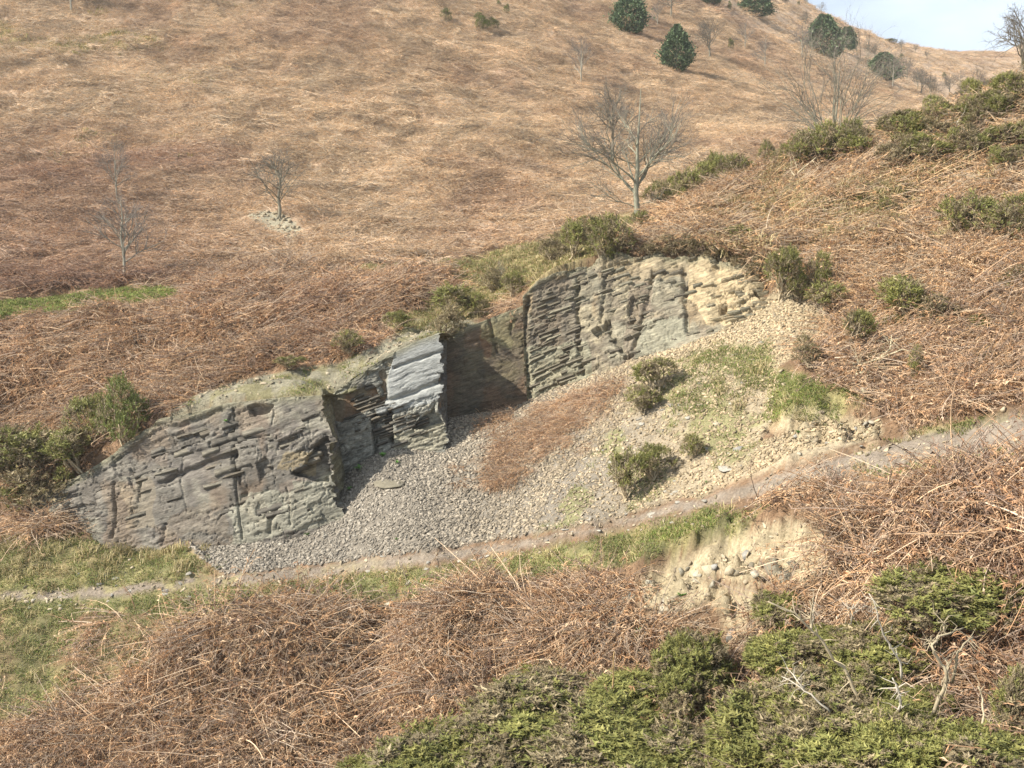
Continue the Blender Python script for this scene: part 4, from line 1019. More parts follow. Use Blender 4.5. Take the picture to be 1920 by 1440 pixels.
fore = [
    (815, 1490, 290, 165, GN[0], 'low green gorse mass at the bottom edge beside the dead bracken'),
    (1000, 1410, 260, 165, GN[1], 'bushy gorse with brown dead patches beside a small dark gap in the foreground'),
    (1165, 1470, 320, 185, GN[2], 'wide gorse bush in the bottom centre of the foreground thicket'),
    (1315, 1340, 175, 195, GN[0], 'tall upright gorse bush below the pale eroded gully'),
    (1420, 1480, 300, 195, GN[0], 'dense spiny gorse at the bottom below the long bare stem'),
    (1180, 1350, 190, 105, GN[2], 'brownish gorse in front of the mossy rock on the bank'),
    (1590, 1480, 270, 170, GN[1], 'gorse along the bottom edge beneath the two bleached stems'),
    (1030, 1335, 210, 95, GN[3], 'gorse tops rising in front of the hanging dead bracken'),
    (1480, 1290, 180, 115, GN[2], 'small gorse on the slope just right of the eroded gully'),
    (1610, 1345, 210, 130, GN[0], 'gorse half hidden by curved pale branches'),
    (1765, 1190, 270, 130, GN[4], 'flat topped gorse held high on bare pale stalks'),
    (1660, 1275, 185, 105, GN[1], 'brown green gorse under the flat topped one'),
    (1915, 1400, 130, 160, GN[3], 'gorse cut by the frame edge beside orange dead fronds'),
    (1850, 1500, 250, 150, GN[2], 'low dull gorse in the bottom corner below orange fronds'),
    (1720, 1500, 250, 170, GN[0], 'gorse at the bottom next to the patch of orange stems'),
    (1450, 1190, 110, 75, GN[4], 'sprig of gorse hanging above the start of the bare curved stem'),
    (930, 1510, 260, 180, GN[3], 'gorse at the bottom margin between two fuller bushes'),
    (1270, 1500, 260, 160, GN[1], 'olive gorse in the lowest row of the thicket with brown tips'),
    (1555, 1235, 120, 60, GN[5], 'thin gorse sprays next to a bleached twig on the bank'),
    (1740, 1345, 110, 60, GN[5], 'open gorse around the forked pale stem'),
    (1520, 1385, 210, 130, GN[3], 'gorse between the curved bare stem and the slanting twig'),
    (1690, 1425, 190, 120, GN[2], 'gorse at the foot of the bleached zigzag stem'),
    (1620, 1215, 90, 45, GN[4], 'wispy gorse near the top of the bleached zigzag stem'),
    (700, 1530, 200, 140, GN[2], 'gorse at the bottom edge nearest the brown bracken'),
]
for q in fore: bush(q[0], q[1], q[2] * 1.12, q[3] * (.92 if q[0] < 1420 else 1.08), q[4], q[5], lift=.0, zs=1.0)
mid = [
    (1175, 940, 75, 85, GM[0], 'rounded bright gorse bush beside the path under the scree'), (1225, 900, 80, 55, GM[1], 'gorse lobe spreading beside the rounded bush near the path'),
    (1298, 860, 48, 36, GM[2], 'little gorse bush standing alone beside the pale boulder near the path'),
    (1232, 745, 90, 58, PT, 'gorse on the scree with bare brown legs, the upper of two'), (1207, 778, 68, 45, GM[3], 'gorse on the scree just below the leggy one'),
    (238, 850, 104, 122, GD[0], 'big dark green bush on the left brink of the dark cliff'), (178, 842, 105, 90, GM[1], 'bluish green gorse with dead grey twigs beside the big dark bush'),
    (85, 892, 140, 80, GM[0], 'sprawling gorse above the low end of the dark cliff'), (25, 905, 150, 95, GM[3], 'gorse at the left edge below the bracken bank'), (145, 886, 110, 66, PT, 'leggy gorse with pale twigs hanging over the low cliff end'),
    (85, 952, 140, 66, PB, 'brown half dead gorse draping the foot of the low cliff end'), (128, 938, 64, 55, GM[2], 'green gorse tuft with a dangling bare branch on the low cliff end'), (35, 962, 90, 45, GM[1], 'olive gorse at the left edge by the dry grass'),
    (850, 598, 105, 55, GM[0], 'spreading gorse above the smooth buttress'), (893, 590, 50, 32, GM[2], 'small bright gorse on the lip of the brown wall'), (745, 622, 55, 30, GM[1], 'low gorse on the turf above the buttress'), (658, 668, 62, 40, GM[3], 'dull gorse behind the gravelly cliff top'),
    (836, 640, 75, 55, PB, 'brown twiggy dead gorse hanging over the buttress corner'), (960, 560, 50, 40, GM[1], 'small gorse on the edge above the brown wall'), (925, 548, 50, 36, PB, 'brown gorse on the grassy edge by the thin sapling'), (545, 695, 60, 20, GM[0], 'thin green growth behind the gravel cliff top'),
    (1040, 490, 70, 45, PB, 'dark heathery gorse at the left top of the bedded face'), (1075, 485, 70, 60, GM[0], 'gorse with bleached twigs on the cliff top left of the green clump'), (1140, 490, 90, 70, GM[2], 'full green gorse clump on top of the bedded cliff'), (1200, 443, 42, 38, GM[1], 'bright gorse at the foot of the large bare tree'), (1110, 450, 60, 36, GM[3], 'gorse on the crest behind the clump'), (1150, 515, 30, 40, PT, 'gorse strand hanging down the bedded face'),
    (1548, 590, 78, 50, GM[0], 'gorse bush at the right end of the cliff, lower of two'), (1538, 548, 54, 60, GM[2], 'gorse bush at the right end of the cliff, upper of two'), (1465, 565, 80, 85, GM[1], 'gorse on the cliff rim beside the dark hole'), (1500, 568, 44, 40, GM[3], 'small gorse between the rim gorse and the pair at the cliff end'),
    (1597, 668, 84, 70, PT, 'leggy gorse with a shadowy hollow under it'), (1705, 615, 115, 78, PT, 'gorse with tall bare legs on the right slope'), (1678, 632, 50, 34, GM[0], 'small gorse in front of the tall legged gorse'), (1520, 690, 75, 48, PB, 'brown dead gorse above the bright grass patch'), (1645, 700, 60, 36, PB, 'dead gorse by the felled branches'), (1713, 728, 32, 66, GM[3], 'narrow dark gorse at the tip of the felled branches'),
    (1838, 640, 48, 40, GM[1], 'yellowish gorse in the bracken on the right slope'), (1815, 465, 110, 85, GM[0], 'large pale green gorse on the right slope'), (1895, 460, 110, 75, GM[2], 'gorse at the right edge beside the large pale one'), (1905, 560, 60, 50, GM[3], 'gorse at the right edge among dead stems'), (1610, 392, 24, 20, GM[0], 'tiny green gorse in the open bracken'), (1660, 405, 40, 24, GM[2], 'low gorse sprout in the bracken below the ridge'), (1680, 375, 40, 18, GM[1], 'sparse gorse in the bracken under the ridge'), (1385, 462, 60, 30, GM[1], 'straggly gorse over the cliff rim turf'), (1905, 640, 50, 40, PB, 'brown gorse in the bracken at the right edge'), (1760, 615, 90, 50, PB, 'grey brown dead shrub on the right slope'), (1860, 690, 70, 30, PB, 'dead brown shrub lying in the bracken'),
]
for q in mid: bush(q[0], q[1], q[2], q[3], q[4], q[5])
for i, uu in enumerate((1225, 1262, 1300, 1340, 1385, 1425)):
    bush(uu, (486, 484, 488, 492, 508, 528)[i], 58, 24 + 6 * (i % 3), PB, ['first', 'second', 'third', 'fourth', 'fifth', 'sixth'][i] + ' heather clump on the bedded cliff rim counting from the green gorse clump', 'heather along the cliff rim', 'heather_bush', 'heather')
# along the ridge of the right slope
ridge = [(1235, 400, 46, 34), (1262, 388, 36, 30), (1285, 392, 44, 42), (1318, 368, 44, 34), (1345, 362, 56, 42), (1385, 350, 60, 32), (1438, 322, 24, 32), (1470, 318, 34, 24), (1500, 318, 60, 40), (1548, 312, 66, 44), (1590, 300, 60, 40)]
ORD = ['first', 'second', 'third', 'fourth', 'fifth', 'sixth', 'seventh', 'eighth', 'ninth', 'tenth', 'eleventh']
for i, q in enumerate(ridge): bush(q[0], q[1], q[2] * 1.25, q[3] * 1.5, [GM[0], GM[1], GM[2], GM[3], PT], ORD[i] + ' gorse bush along the crest counting from the large bare tree', 'gorse along the crest')
rr_ = random.Random(5)
nr_ = 0; spots_ = []
while nr_ < 36:
    uu = rr_.uniform(1600, 1960); f = rr_.random()
    top = np.interp(uu, [1600, 1700, 1800, 1960], [285, 245, 195, 165]); bot = np.interp(uu, [1600, 1700, 1800, 1960], [312, 320, 325, 345])
    vv = top + (bot - top) * f
    if any(abs(uu - a) < 26 and abs(vv - b) < 14 for a, b in spots_) and rr_.random() < .9: continue
    spots_.append((uu, vv)); nr_ += 1
    bush(uu, vv, rr_.uniform(38, 100), rr_.uniform(24, 50), [GM[0], GM[1], GM[2], GM[3], PT, PT, PB, PB], 'green gorse bush in the thicket on the right hand ridge', 'gorse thicket on the ridge')
for uu, vv, w_, h_ in ((836, 42, 20, 22), (905, 58, 32, 22), (925, 58, 24, 20), (898, 42, 22, 14), (950, 26, 12, 14), (935, 14, 10, 10)):
    bush(uu, vv, w_, h_, GD, 'small dark gorse tuft high on the bracken slope', 'gorse tufts on the upper slope')
for uu, vv, w_, h_ in ((1690, 113, 10, 10), (1368, 22, 9, 16), (1370, 96, 12, 20), (1668, 82, 26, 8), (1655, 70, 20, 6), (1640, 62, 24, 6), (1472, 4, 16, 6), (1497, 10, 6, 6), (1770, 146, 8, 8)):
    bush(uu, vv, w_, h_, GD, 'tiny dark shrub on the far skyline slope', 'small dark shrubs on the far slope', 'shrub', 'shrub')

# ------------------------------------------------------------------ bare trees
def limb_geo(A, r, p0, d, L_, rad, depth, up, spread, kids, cb, ct, wig=.16, k=4):
    n = 6
    pts = [np.array(p0, float)]; dd = unit(np.array(d, float))
    for i in range(n - 1):
        dd = unit(dd + r.normal(0, wig, 3) + np.array([0, 0, up]))
        pts.append(pts[-1] + dd * L_ / (n - 1))
    pts = np.array(pts)
    f = min(1, depth / 2.5)
    A.add(*tube(pts, np.linspace(rad, rad * .42, n), k), np.array(cb) * f + np.array(ct) * (1 - f))
    if depth <= 0: return
    for i in range(kids[depth - 1]):
        t = r.uniform(.22, 1.0) if i else 1.0
        j = min(int(t * (n - 1)), n - 2); fr = t * (n - 1) - j
        b = pts[j] * (1 - fr) + pts[j + 1] * fr
        tg = unit(pts[j + 1] - pts[j]); s = unit(np.cross(tg, r.normal(0, 1, 3)))
        a = r.normal(spread, .22)
        limb_geo(A, r, b, tg * math.cos(a) + s * math.sin(a), L_ * r.uniform(.42, .68) * (1.05 - .3 * t), rad * (.62 - .22 * t), depth - 1, up, spread, kids, cb, ct, wig, max(3, k - 1))
def tree_meshes(seed, trunk_pts, trunk_r, limbs, depth, kids, up, spread, cb, ct, wig=.16):
    """limbs: (height along the trunk, azimuth, elevation, length, radius)"""
    r = np.random.default_rng(seed)
    A = Acc(); tp = np.array(trunk_pts, float)
    A.add(*tube(tp, trunk_r, 7), cb)
    for i in range(4):
        a = i * 1.57 + r.uniform(-.4, .4); d = np.array([math.cos(a), math.sin(a), 0])
        A.add(*tube(np.stack([tp[0] + [0, 0, .07], tp[0] + d * trunk_r[0] * 1.1 + [0, 0, .02], tp[0] + d * trunk_r[0] * 2.6 - [0, 0, .02]]), [trunk_r[0] * .8, trunk_r[0] * .55, trunk_r[0] * .15], 4), np.array(cb) * .9)
    trunk = A.mesh('trunk', M_BARK)
    br = []
    s = np.concatenate([[0], np.cumsum(np.linalg.norm(np.diff(tp, axis=0), axis=1))]); s /= s[-1]
    for h, az, el, L_, rad in limbs:
        B = Acc()
        p0 = np.array([np.interp(h, s, tp[:, k_]) for k_ in range(3)])
        limb_geo(B, r, p0, (math.cos(az) * math.cos(el), math.sin(az) * math.cos(el), math.sin(el)), L_, rad, depth, up, spread, kids, cb, ct, wig, 5)
        br.append(B.mesh('branch', M_BARK))
    return trunk, br
def plant_tree(u, v, hpx, meshes, label, cat='bare tree', name='bare_tree', group=None, rz=None, wscale=1.0, pos=None):
    x, y, z = pos or at(u, v)
    s = hpx * y / FPX
    t = thing(name, label, cat, (x, y, z - .01 * s), rz if rz is not None else random.uniform(0, 6.28), (s * wscale, s * wscale, s), group)
    obj('trunk', meshes[0], t)
    for b in meshes[1]: obj('branch', b, t)
    return t
BK, TW = (.28, .27, .195), (.17, .14, .115)
r9 = np.random.default_rng(9)
main_tree = tree_meshes(801, [(0, 0, -.02), (.004, 0, .10), (-.006, .005, .22), (.004, 0, .38), (.0, .01, .55), (.012, .0, .75), (.02, 0, 1.0)], [.026, .022, .020, .016, .012, .007, .002],
    [(.22, 3.05, .70, .56, .0085), (.24, .15, .85, .60, .009), (.23, 2.6, .85, .58, .008), (.27, .5, .95, .54, .0075), (.30, 3.5, .75, .52, .0075), (.33, 5.2, .7, .44, .007), (.26, 1.6, .75, .46, .007), (.36, 6.0, .6, .46, .007), (.40, 2.9, .8, .40, .006), (.44, .3, .85, .40, .006), (.12, 3.2, .22, .42, .005), (.14, 6.1, -.1, .18, .004), (.5, 1.9, .9, .32, .005), (.55, 4.2, .9, .30, .005), (.6, 3.1, 1.0, .26, .004), (.66, .2, 1.0, .24, .004)],
    3, [6, 6, 8], .045, .58, BK, TW)
plant_tree(1193, 412, 240, main_tree, 'large bare tree with a pale greenish trunk on the cliff top crest', rz=0.0, wscale=1.02)
slim = [tree_meshes(820 + i, [(0, 0, -.02), (.01, 0, .25), (-.01, .01, .5), (.01, 0, .75), (.0, .0, 1.0)], [.019, .015, .011, .007, .002],
    [(h, r9.uniform(0, 6.28), r9.uniform(.55, 1.0), .50 * (1.25 - h), .0085 * (1.2 - h)) for h in np.linspace(.22, .88, 20)], 2, [7, 7], .04, .6, (.30, .275, .21), (.19, .155, .13)) for i in range(3)]
bushy = [tree_meshes(840 + i, [(0, 0, -.02), (.02, 0, .15), (.0, .01, .32), (.03, 0, .5), (.02, .0, .72)], [.03, .026, .022, .014, .006],
    [(h, r9.uniform(0, 6.28), r9.uniform(.45, 1.2), .52 * (1.25 - h * .7), .0095) for h in np.linspace(.30, .98, 16)], 3, [4, 5, 6], .03, .68, (.22, .195, .14), (.15, .125, .10), .2) for i in range(2)]
multi = tree_meshes(860, [(0, 0, -.03), (.01, 0, .08), (.0, 0, .2), (.03, .0, .5), (.05, 0, .95)], [.022, .019, .015, .009, .002],
    [(.03 + .1 * r9.random(), a, el * .95, L_, .0072) for a, el, L_ in [(2.6, .85, .8), (5.0, .95, .85), (.5, .85, .8), (4.5, 1.2, .9), (1.1, 1.05, .9), (2.9, 1.15, .95), (3.1, 1.0, .85), (3.0, .75, .8), (.1, .95, .85), (0, .7, .75), (2.2, 1.15, .9), (4.1, 1.1, .85), (.8, 1.2, .9), (5.4, 1.0, .8), (1.5, .9, .8), (3.4, 1.25, .95), (6.1, 1.25, .95)]], 3, [5, 6, 6], .02, .5, (.22, .21, .15), (.19, .155, .125))
plant_tree(1562, 285, 172, multi, 'many stemmed bare tree fanning out behind the gorse crest', rz=0.2, wscale=.92)
plant_tree(1150, 312, 150, bushy[1], 'grey bare tree behind the large pale trunked tree', rz=2.0, wscale=.8)
plant_tree(523, 410, 125, bushy[0], 'dark twiggy hawthorn rooted above a spill of pale stones', 'hawthorn', 'hawthorn', rz=0.4)
plant_tree(233, 522, 152, slim[0], 'slender bare tree beside the left grass strip', rz=1.0, wscale=1.15)
plant_tree(219, 374, 105, slim[1], 'thin bare sapling uphill behind the slender left tree', rz=2.0, wscale=.8)
plant_tree(134, 22, 95, slim[2], 'bare tree at the top edge of which only the pale trunk shows')
plant_tree(1090, 156, 80, slim[0], 'solitary slim birch in open bracken below the hollies', rz=3.0)
plant_tree(1330, 110, 70, bushy[1], 'bare tree with a white trunk between the two left hollies and the big one', rz=1.0)
plant_tree(1397, 92, 48, slim[1], 'small bare tree under the top edge hollies')
plant_tree(1434, 126, 52, slim[2], 'small bare tree with a pale trunk, downhill in the middle of the slope')
plant_tree(1503, 110, 58, slim[0], 'bare sapling just left of the big holly pair')
plant_tree(1573, 116, 55, slim[1], 'thin bare tree standing in front of the big holly pair')
plant_tree(1510, 53, 30, bushy[1], 'round bare tree uphill of the big holly pair')
plant_tree(1258, 32, 58, bushy[0], 'bare tree near the top edge between two hollies')
plant_tree(1233, 50, 42, slim[2], 'faint bare sapling between the two left hollies')
plant_tree(1513, 14, 26, slim[0], 'small skyline tree, leftmost against the sky'); plant_tree(1540, 24, 18, slim[1], 'small skyline tree, middle one against the sky'); plant_tree(1562, 32, 22, bushy[1], 'round headed skyline tree, lowest of the three against the sky')
for i, (uu, vv, hh, mm) in enumerate(((1674, 166, 60, slim[2]), (1700, 150, 38, bushy[1]), (1720, 168, 40, bushy[1]), (1744, 192, 48, bushy[1]), (1728, 180, 46, bushy[1]), (1690, 95, 20, bushy[1]), (1716, 100, 16, bushy[1]), (1738, 112, 16, bushy[1]), (1800, 160, 26, slim[1]), (1780, 180, 40, bushy[1]), (1640, 112, 28, bushy[1]), (1625, 105, 26, bushy[1]))):
    plant_tree(uu, vv, hh, mm, 'bare brownish tree in the scattered wood far up the valley', group='far valley trees')
plant_tree(1900, 150, 130, bushy[1], 'bare tree rising behind the ridge at the right edge against the sky', rz=1.2, pos=tuple(list(P(1916, 150, 70))))
plant_tree(1835, 175, 50, slim[2], 'spindly bare sapling behind the ridge gorse', pos=tuple(list(P(1830, 180, 70))))
plant_tree(939, 532, 42, slim[1], 'thin white sapling on the terrace above the brown wall', 'sapling', 'sapling', wscale=.6)

# ------------------------------------------------------------------ hollies
def holly_mesh(seed, n, shape, leaf):
    r = np.random.default_rng(seed)
    t = r.random(n) ** .85
    prof = np.interp(t, [0, .12, .35, .7, 1], shape)
    a = r.uniform(0, 6.28, n)
    lump = .55 + .9 * fbm(np.cos(a) * 1.9 + 5 + t * 3, np.sin(a) * 1.9 + t * 6.5, 3, seed)
    rad = prof * lump * np.sqrt(r.uniform(.45, 1, n)) * .5
    rad = rad * (1 + .4 * r.random(n) * (r.random(n) < .2))
    P_ = np.stack([np.cos(a) * rad, np.sin(a) * rad, .04 + t * .96 * (.93 + .1 * lump)], 1)
    d = unit(np.stack([np.cos(a), np.sin(a), r.uniform(-.2, .8, n)], 1) + r.normal(0, .45, (n, 3)))
    s = unit(np.cross(d, r.normal(0, 1, (n, 3)))); L_ = leaf * r.uniform(.6, 1.3, (n, 1))
    V = np.stack([P_ - d * L_ * .5, P_ + s * L_ * .38, P_ + d * L_ * .7, P_ - s * L_ * .38], 1).reshape(-1, 3)
    F = np.arange(n * 4).reshape(n, 4)
    c = np.array([.105, .14, .07]) * r.uniform(.45, 1.9, (n, 1)) * (1 + .4 * (r.random((n, 1)) < .12))
    A = Acc(); A.add(*tube([(0, 0, -.04), (.01, 0, .3), (0, .01, .8)], [.03, .022, .008], 5), (.2, .18, .14))
    return mesh_np('crown', V, F, np.repeat(c, 4, 0), M_HOLLY), A.mesh('trunk', M_BARK)
HO = [holly_mesh(900, 7000, [.55, .95, 1.0, .70, .08], .052), holly_mesh(901, 7000, [.5, .85, .95, .62, .10], .052), holly_mesh(902, 7000, [.7, 1.0, 1.0, .8, .25], .052), holly_mesh(903, 8000, [.75, 1.0, 1.0, .72, .2], .046)]
for u, v, w_, h_, k, lab in ((1180, 64, 62, 74, 0, 'conical dark green holly near the top edge, the leftmost holly'), (1268, 134, 60, 80, 1, 'conical dark holly with a pale bare patch at its foot'), (1415, 30, 58, 44, 2, 'broad low holly at the top edge of the slope'), (1331, 8, 34, 26, 2, 'holly cut by the top edge, only its foot showing'),
                            (1543, 110, 66, 76, 3, 'largest holly, broad and pointed, beside a smaller round one'), (1587, 96, 36, 42, 2, 'small round holly tucked beside the largest one'), (1656, 150, 62, 48, 3, 'lopsided low holly downhill near the valley trees')):
    x, y, z = at(u, v)
    s = y / FPX
    t = thing('holly_tree', lab, 'holly tree', (x, y, z - .02 * h_ * s), random.uniform(0, 6.28), (w_ * s, w_ * s, h_ * s))
    obj('crown', HO[k][0], t); obj('trunk', HO[k][1], t)
#@@PART5
# ------------------------------------------------------------------ single stones, ferns, branches
BOULD = [crag_mesh(600 + i, 'stone', M_LOOSE, c, .62) for i, c in enumerate([(.38, .34, .255), (.33, .31, .27), (.27, .255, .22), (.36, .305, .21), (.20, .175, .125), (.36, .33, .25), (.34, .27, .17)])]
FLAT = [crag_mesh(620 + i, 'stone', M_LOOSE, c, .26) for i, c in enumerate([(.34, .31, .25), (.29, .265, .215), (.38, .345, .275), (.26, .24, .20)])]
def single(name, u, v, w, h, me, label, cat, group=None, sink=.12):
    x, y, z = at(u, v)
    s = y / FPX
    n = normal_at(np.array([x]), np.array([y]))[0]
    a = random.uniform(0, 6.28)
    e = rot_euler(np.array([[math.cos(a), math.sin(a), 0]]), unit(np.array([n * .6 + [0, 0, .5]])))[0]
    o = obj(name, me, loc=(x, y, z - sink * h * s))
    o.rotation_euler = e
    o.scale = (w * s, w * s * .85, max(h, 5) * s * 1.4)
    o['label'] = label; o['category'] = cat
    if group: o['group'] = group
    return o
single('boulder', 1238, 1136, 50, 40, BOULD[0], 'largest pale angular boulder stuck in the bank below the path', 'boulder')
single('stone', 1263, 1122, 24, 24, BOULD[3], 'small pale stone touching the largest boulder', 'stone')
single('stone', 1218, 1092, 18, 20, BOULD[5], 'pointed stone above the largest boulder', 'stone')
single('boulder', 1386, 842, 24, 16, BOULD[1], 'rounded grey boulder between the lone little gorse and the path', 'boulder')
single('stone', 1362, 876, 50, 6, FLAT[1], 'wide flat pale rock flush with the ground above the path', 'stone')
single('stone', 1222, 964, 36, 10, FLAT[0], 'flat grey slate lying in the path at its steepest bend', 'stone')
single('rock', 1452, 1068, 62, 52, BOULD[4], 'dark brown rock jutting from the eroded bank', 'rock')
single('rock', 1490, 1062, 34, 44, BOULD[4], 'mossy dark rock beside the brown jutting one in the eroded bank', 'rock')
single('rock', 1400, 1040, 36, 24, BOULD[2], 'grey stone embedded at the top of the eroded bank', 'rock')
single('rock', 1372, 1190, 38, 34, BOULD[2], 'grey rock poking from the pale gully near the tall gorse', 'rock')
single('rock', 1150, 1172, 66, 60, BOULD[4], 'mossy dark rock among hanging bracken on the near bank', 'rock')
single('stone', 1340, 1072, 20, 14, BOULD[1], 'blue grey stone on the pale eroded earth', 'stone')
single('stone', 1366, 1068, 26, 24, BOULD[3], 'cream stone on the pale eroded earth next to a blue grey one', 'stone')
single('stone', 1457, 1026, 16, 22, BOULD[0], 'upright pale stone at the lip of the eroded bank', 'stone')
single('stone', 1564, 988, 20, 14, BOULD[1], 'grey stone in the orange bracken above the eroded bank', 'stone')
single('stone', 252, 523, 30, 9, FLAT[1], 'flat grey stone at the foot of the slender left tree', 'stone')
single('stone', 289, 534, 12, 6, FLAT[0], 'little pale stone on the turf near the slender left tree', 'stone')
single('stone', 1855, 864, 14, 10, BOULD[0], 'pale stone on the turf beneath the path at the right', 'stone')
single('rock', 735, 905, 74, 7, BOULD[4], 'low mossy rock half buried in the scree under the buttress', 'rock')
single('rock', 632, 952, 40, 40, BOULD[2], 'mossy block against the square end of the dark cliff', 'rock')
single('stone', 1250, 143, 16, 8, FLAT[2], 'pale rock bared beneath the second holly', 'stone')
single('stone', 730, 1128, 22, 12, BOULD[0], 'white stone on the turf above the dark runnel', 'stone')
single('stone', 772, 1090, 30, 6, FLAT[1], 'thin blue grey slate lying on the turf below the path', 'stone')
single('stone', 757, 1178, 16, 12, BOULD[3], 'cream stone at the edge of the dark runnel', 'stone')
single('stone', 708, 1270, 12, 11, BOULD[0], 'small white stone down in the dark runnel', 'stone')
single('stone', 862, 1052, 18, 8, FLAT[2], 'bright flat stone on the verge midway along the path', 'stone')
single('stone', 690, 1070, 24, 10, FLAT[2], 'pale flat stone on the left verge of the path', 'stone')
single('stone', 616, 700, 12, 8, BOULD[3], 'white stone on the gravelly cliff top', 'stone')
for u_, v_, w_, h_, m_, lab in ((1425, 1072, 60, 50, 6, 'tan crag at the left of the eroded bank below the turf lip'), (1475, 1085, 54, 40, 4, 'dark overhung crag in the middle of the eroded bank'), (1530, 1068, 64, 46, 3, 'pale crag at the right of the eroded bank'), (1570, 1085, 44, 34, 6, 'tan crag next to the hanging grey stems'), (1330, 1062, 44, 30, 3, 'cream crag where the eroded bank begins'), (1178, 1118, 40, 30, 5, 'grey crag left of the largest boulder'), (1300, 1098, 40, 26, 6, 'tan stone right of the largest boulder')):
    single('rock', u_, v_, w_, h_, BOULD[m_], lab, 'rock', sink=.25)
rk_ = random.Random(8)
for k in range(16):
    uu = rk_.uniform(1260, 1590); vv = np.interp(uu, [1200, 1300, 1450, 1590], [1095, 1050, 1030, 1045]) + rk_.uniform(0, 50)
    single('rock', uu, vv, rk_.uniform(14, 34), rk_.uniform(10, 24), BOULD[rk_.choice([0, 3, 3, 4, 5, 6])], 'rough stone sticking out of the pale eroded bank', 'rock', 'stones in the eroded bank')
for k in range(10):
    uu = rk_.uniform(1490, 1640); vv = np.interp(uu, [1490, 1560, 1640], [800, 786, 796]) + rk_.uniform(0, 24)
    single('rock', uu, vv, rk_.uniform(10, 20), rk_.uniform(7, 12), BOULD[rk_.choice([0, 3, 5, 1])], 'pale stone in the earth below the slipped turf', 'rock', 'stones below the slipped turf')
rs_ = random.Random(3)
verge_u = [0, 400, 640, 850, 1100, 1400, 1600, 1900]
for k in range(84):
    uu = rs_.uniform(20, 1880); lo_ = rs_.random() < .72
    vv = np.interp(uu, verge_u, [1134, 1108, 1092, 1066, 1010, 938, 892, 848] if lo_ else [1100, 1074, 1048, 1026, 982, 890, 846, 790]) + rs_.gauss(0, 9)
    single('stone', uu, vv, rs_.uniform(9, 22), rs_.uniform(4, 8), FLAT[rs_.randrange(4)], 'loose pale slate lying on the verge of the path', 'stone', 'loose slates along the path')
for k in range(60):
    uu = rs_.uniform(1080, 1560); vv = np.interp(uu, [1080, 1250, 1400, 1560], [745, 690, 640, 610]) + rs_.uniform(5, 230)
    if not in_poly(np.array([uu]), np.array([vv]), SCREE)[0]: continue
    single('stone', uu, vv, rs_.uniform(10, 22), rs_.uniform(6, 11), (FLAT + BOULD[:1] + BOULD[3:4])[rs_.randrange(6)], 'larger pale slab lying on the upper scree', 'stone', 'larger slabs on the scree')
for k in range(36):
    uu = rs_.uniform(380, 1000); vv = np.interp(uu, [380, 640, 850, 1000], [1040, 960, 880, 830]) + rs_.uniform(-10, 110)
    if not in_poly(np.array([uu]), np.array([vv]), SCREE)[0]: continue
    single('stone', uu, vv, rs_.uniform(9, 18), rs_.uniform(5, 9), FLAT[rs_.randrange(4)], 'larger grey slate lying on the lower scree', 'stone', 'larger slates on the lower scree')

def fern_mesh(seed, n=11):
    r = np.random.default_rng(seed); A = Acc()
    for i in range(n):
        a = i * 2.4 + r.uniform(-.3, .3); el = r.uniform(.45, 1.2); L_ = r.uniform(.4, .62)
        d = np.array([math.cos(a), math.sin(a), 0]); s = np.array([-d[1], d[0], 0]); t = np.linspace(0, 1, 5)
        c_ = np.stack([d * L_ * math.cos(el) * tt + np.array([0, 0, L_ * (math.sin(el) * tt - .35 * tt * tt) + .02]) for tt in t])
        w = .075 * np.array([.35, 1, 1.1, .8, .08])
        V = np.concatenate([c_ - s * w[:, None], c_ + [0, 0, -.012], c_ + s * w[:, None]])
        F = []
        for k in range(4):
            F += [[k, k + 1, 6 + k], [k, 6 + k, 5 + k], [5 + k, 6 + k, 11 + k], [5 + k, 11 + k, 10 + k]]
        A.add(V, F, np.array([.12, .25, .05]) * r.uniform(.7, 1.35))
    return A.mesh('fern', M_FERN)
FERN = [fern_mesh(i) for i in range(3)]
for u, v, w_, lab in ((540, 1004, 30, 'bright green fern at the foot of the dark cliff, the larger of two'), (575, 1003, 20, 'bright green fern at the foot of the dark cliff, the smaller of two'), (718, 856, 28, 'bright fern under the buttress'), (656, 918, 22, 'green fern by the mossy block at the cliff end'), (745, 868, 18, 'small fern on the scree under the buttress'),
                      (1278, 1118, 26, 'green fern beside the largest boulder'), (1198, 1185, 34, 'strappy green fern on the bank near the mossy rock'), (1192, 1235, 34, 'green fern just above the gorse thicket'), (745, 1012, 16, 'tiny green plant in the lower scree'), (1497, 812, 22, 'green plant under the slipped turf'), (640, 868, 30, 'shaded fern inside the recess beside the cliff end'), (675, 880, 30, 'shaded fern at the back of the recess'), (1765, 738, 20, 'small green plant in the bracken on the right slope'), (423, 790, 16, 'yellow green cushion growing in a crack of the dark cliff'), (1325, 905, 16, 'small green plant on the rubble above the path')):
    x, y, z = at(u, v)
    if lab.startswith('yellow'): x, y, z = P(u, v, 29.95)
    s = w_ * y / FPX
    o = obj('fern', FERN[random.randrange(3)], loc=(x, y, z - .01)); o.scale = (s, s, s); o.rotation_euler = (0, 0, random.uniform(0, 6))
    o['label'] = lab; o['category'] = 'fern' if 'fern' in lab else 'plant'

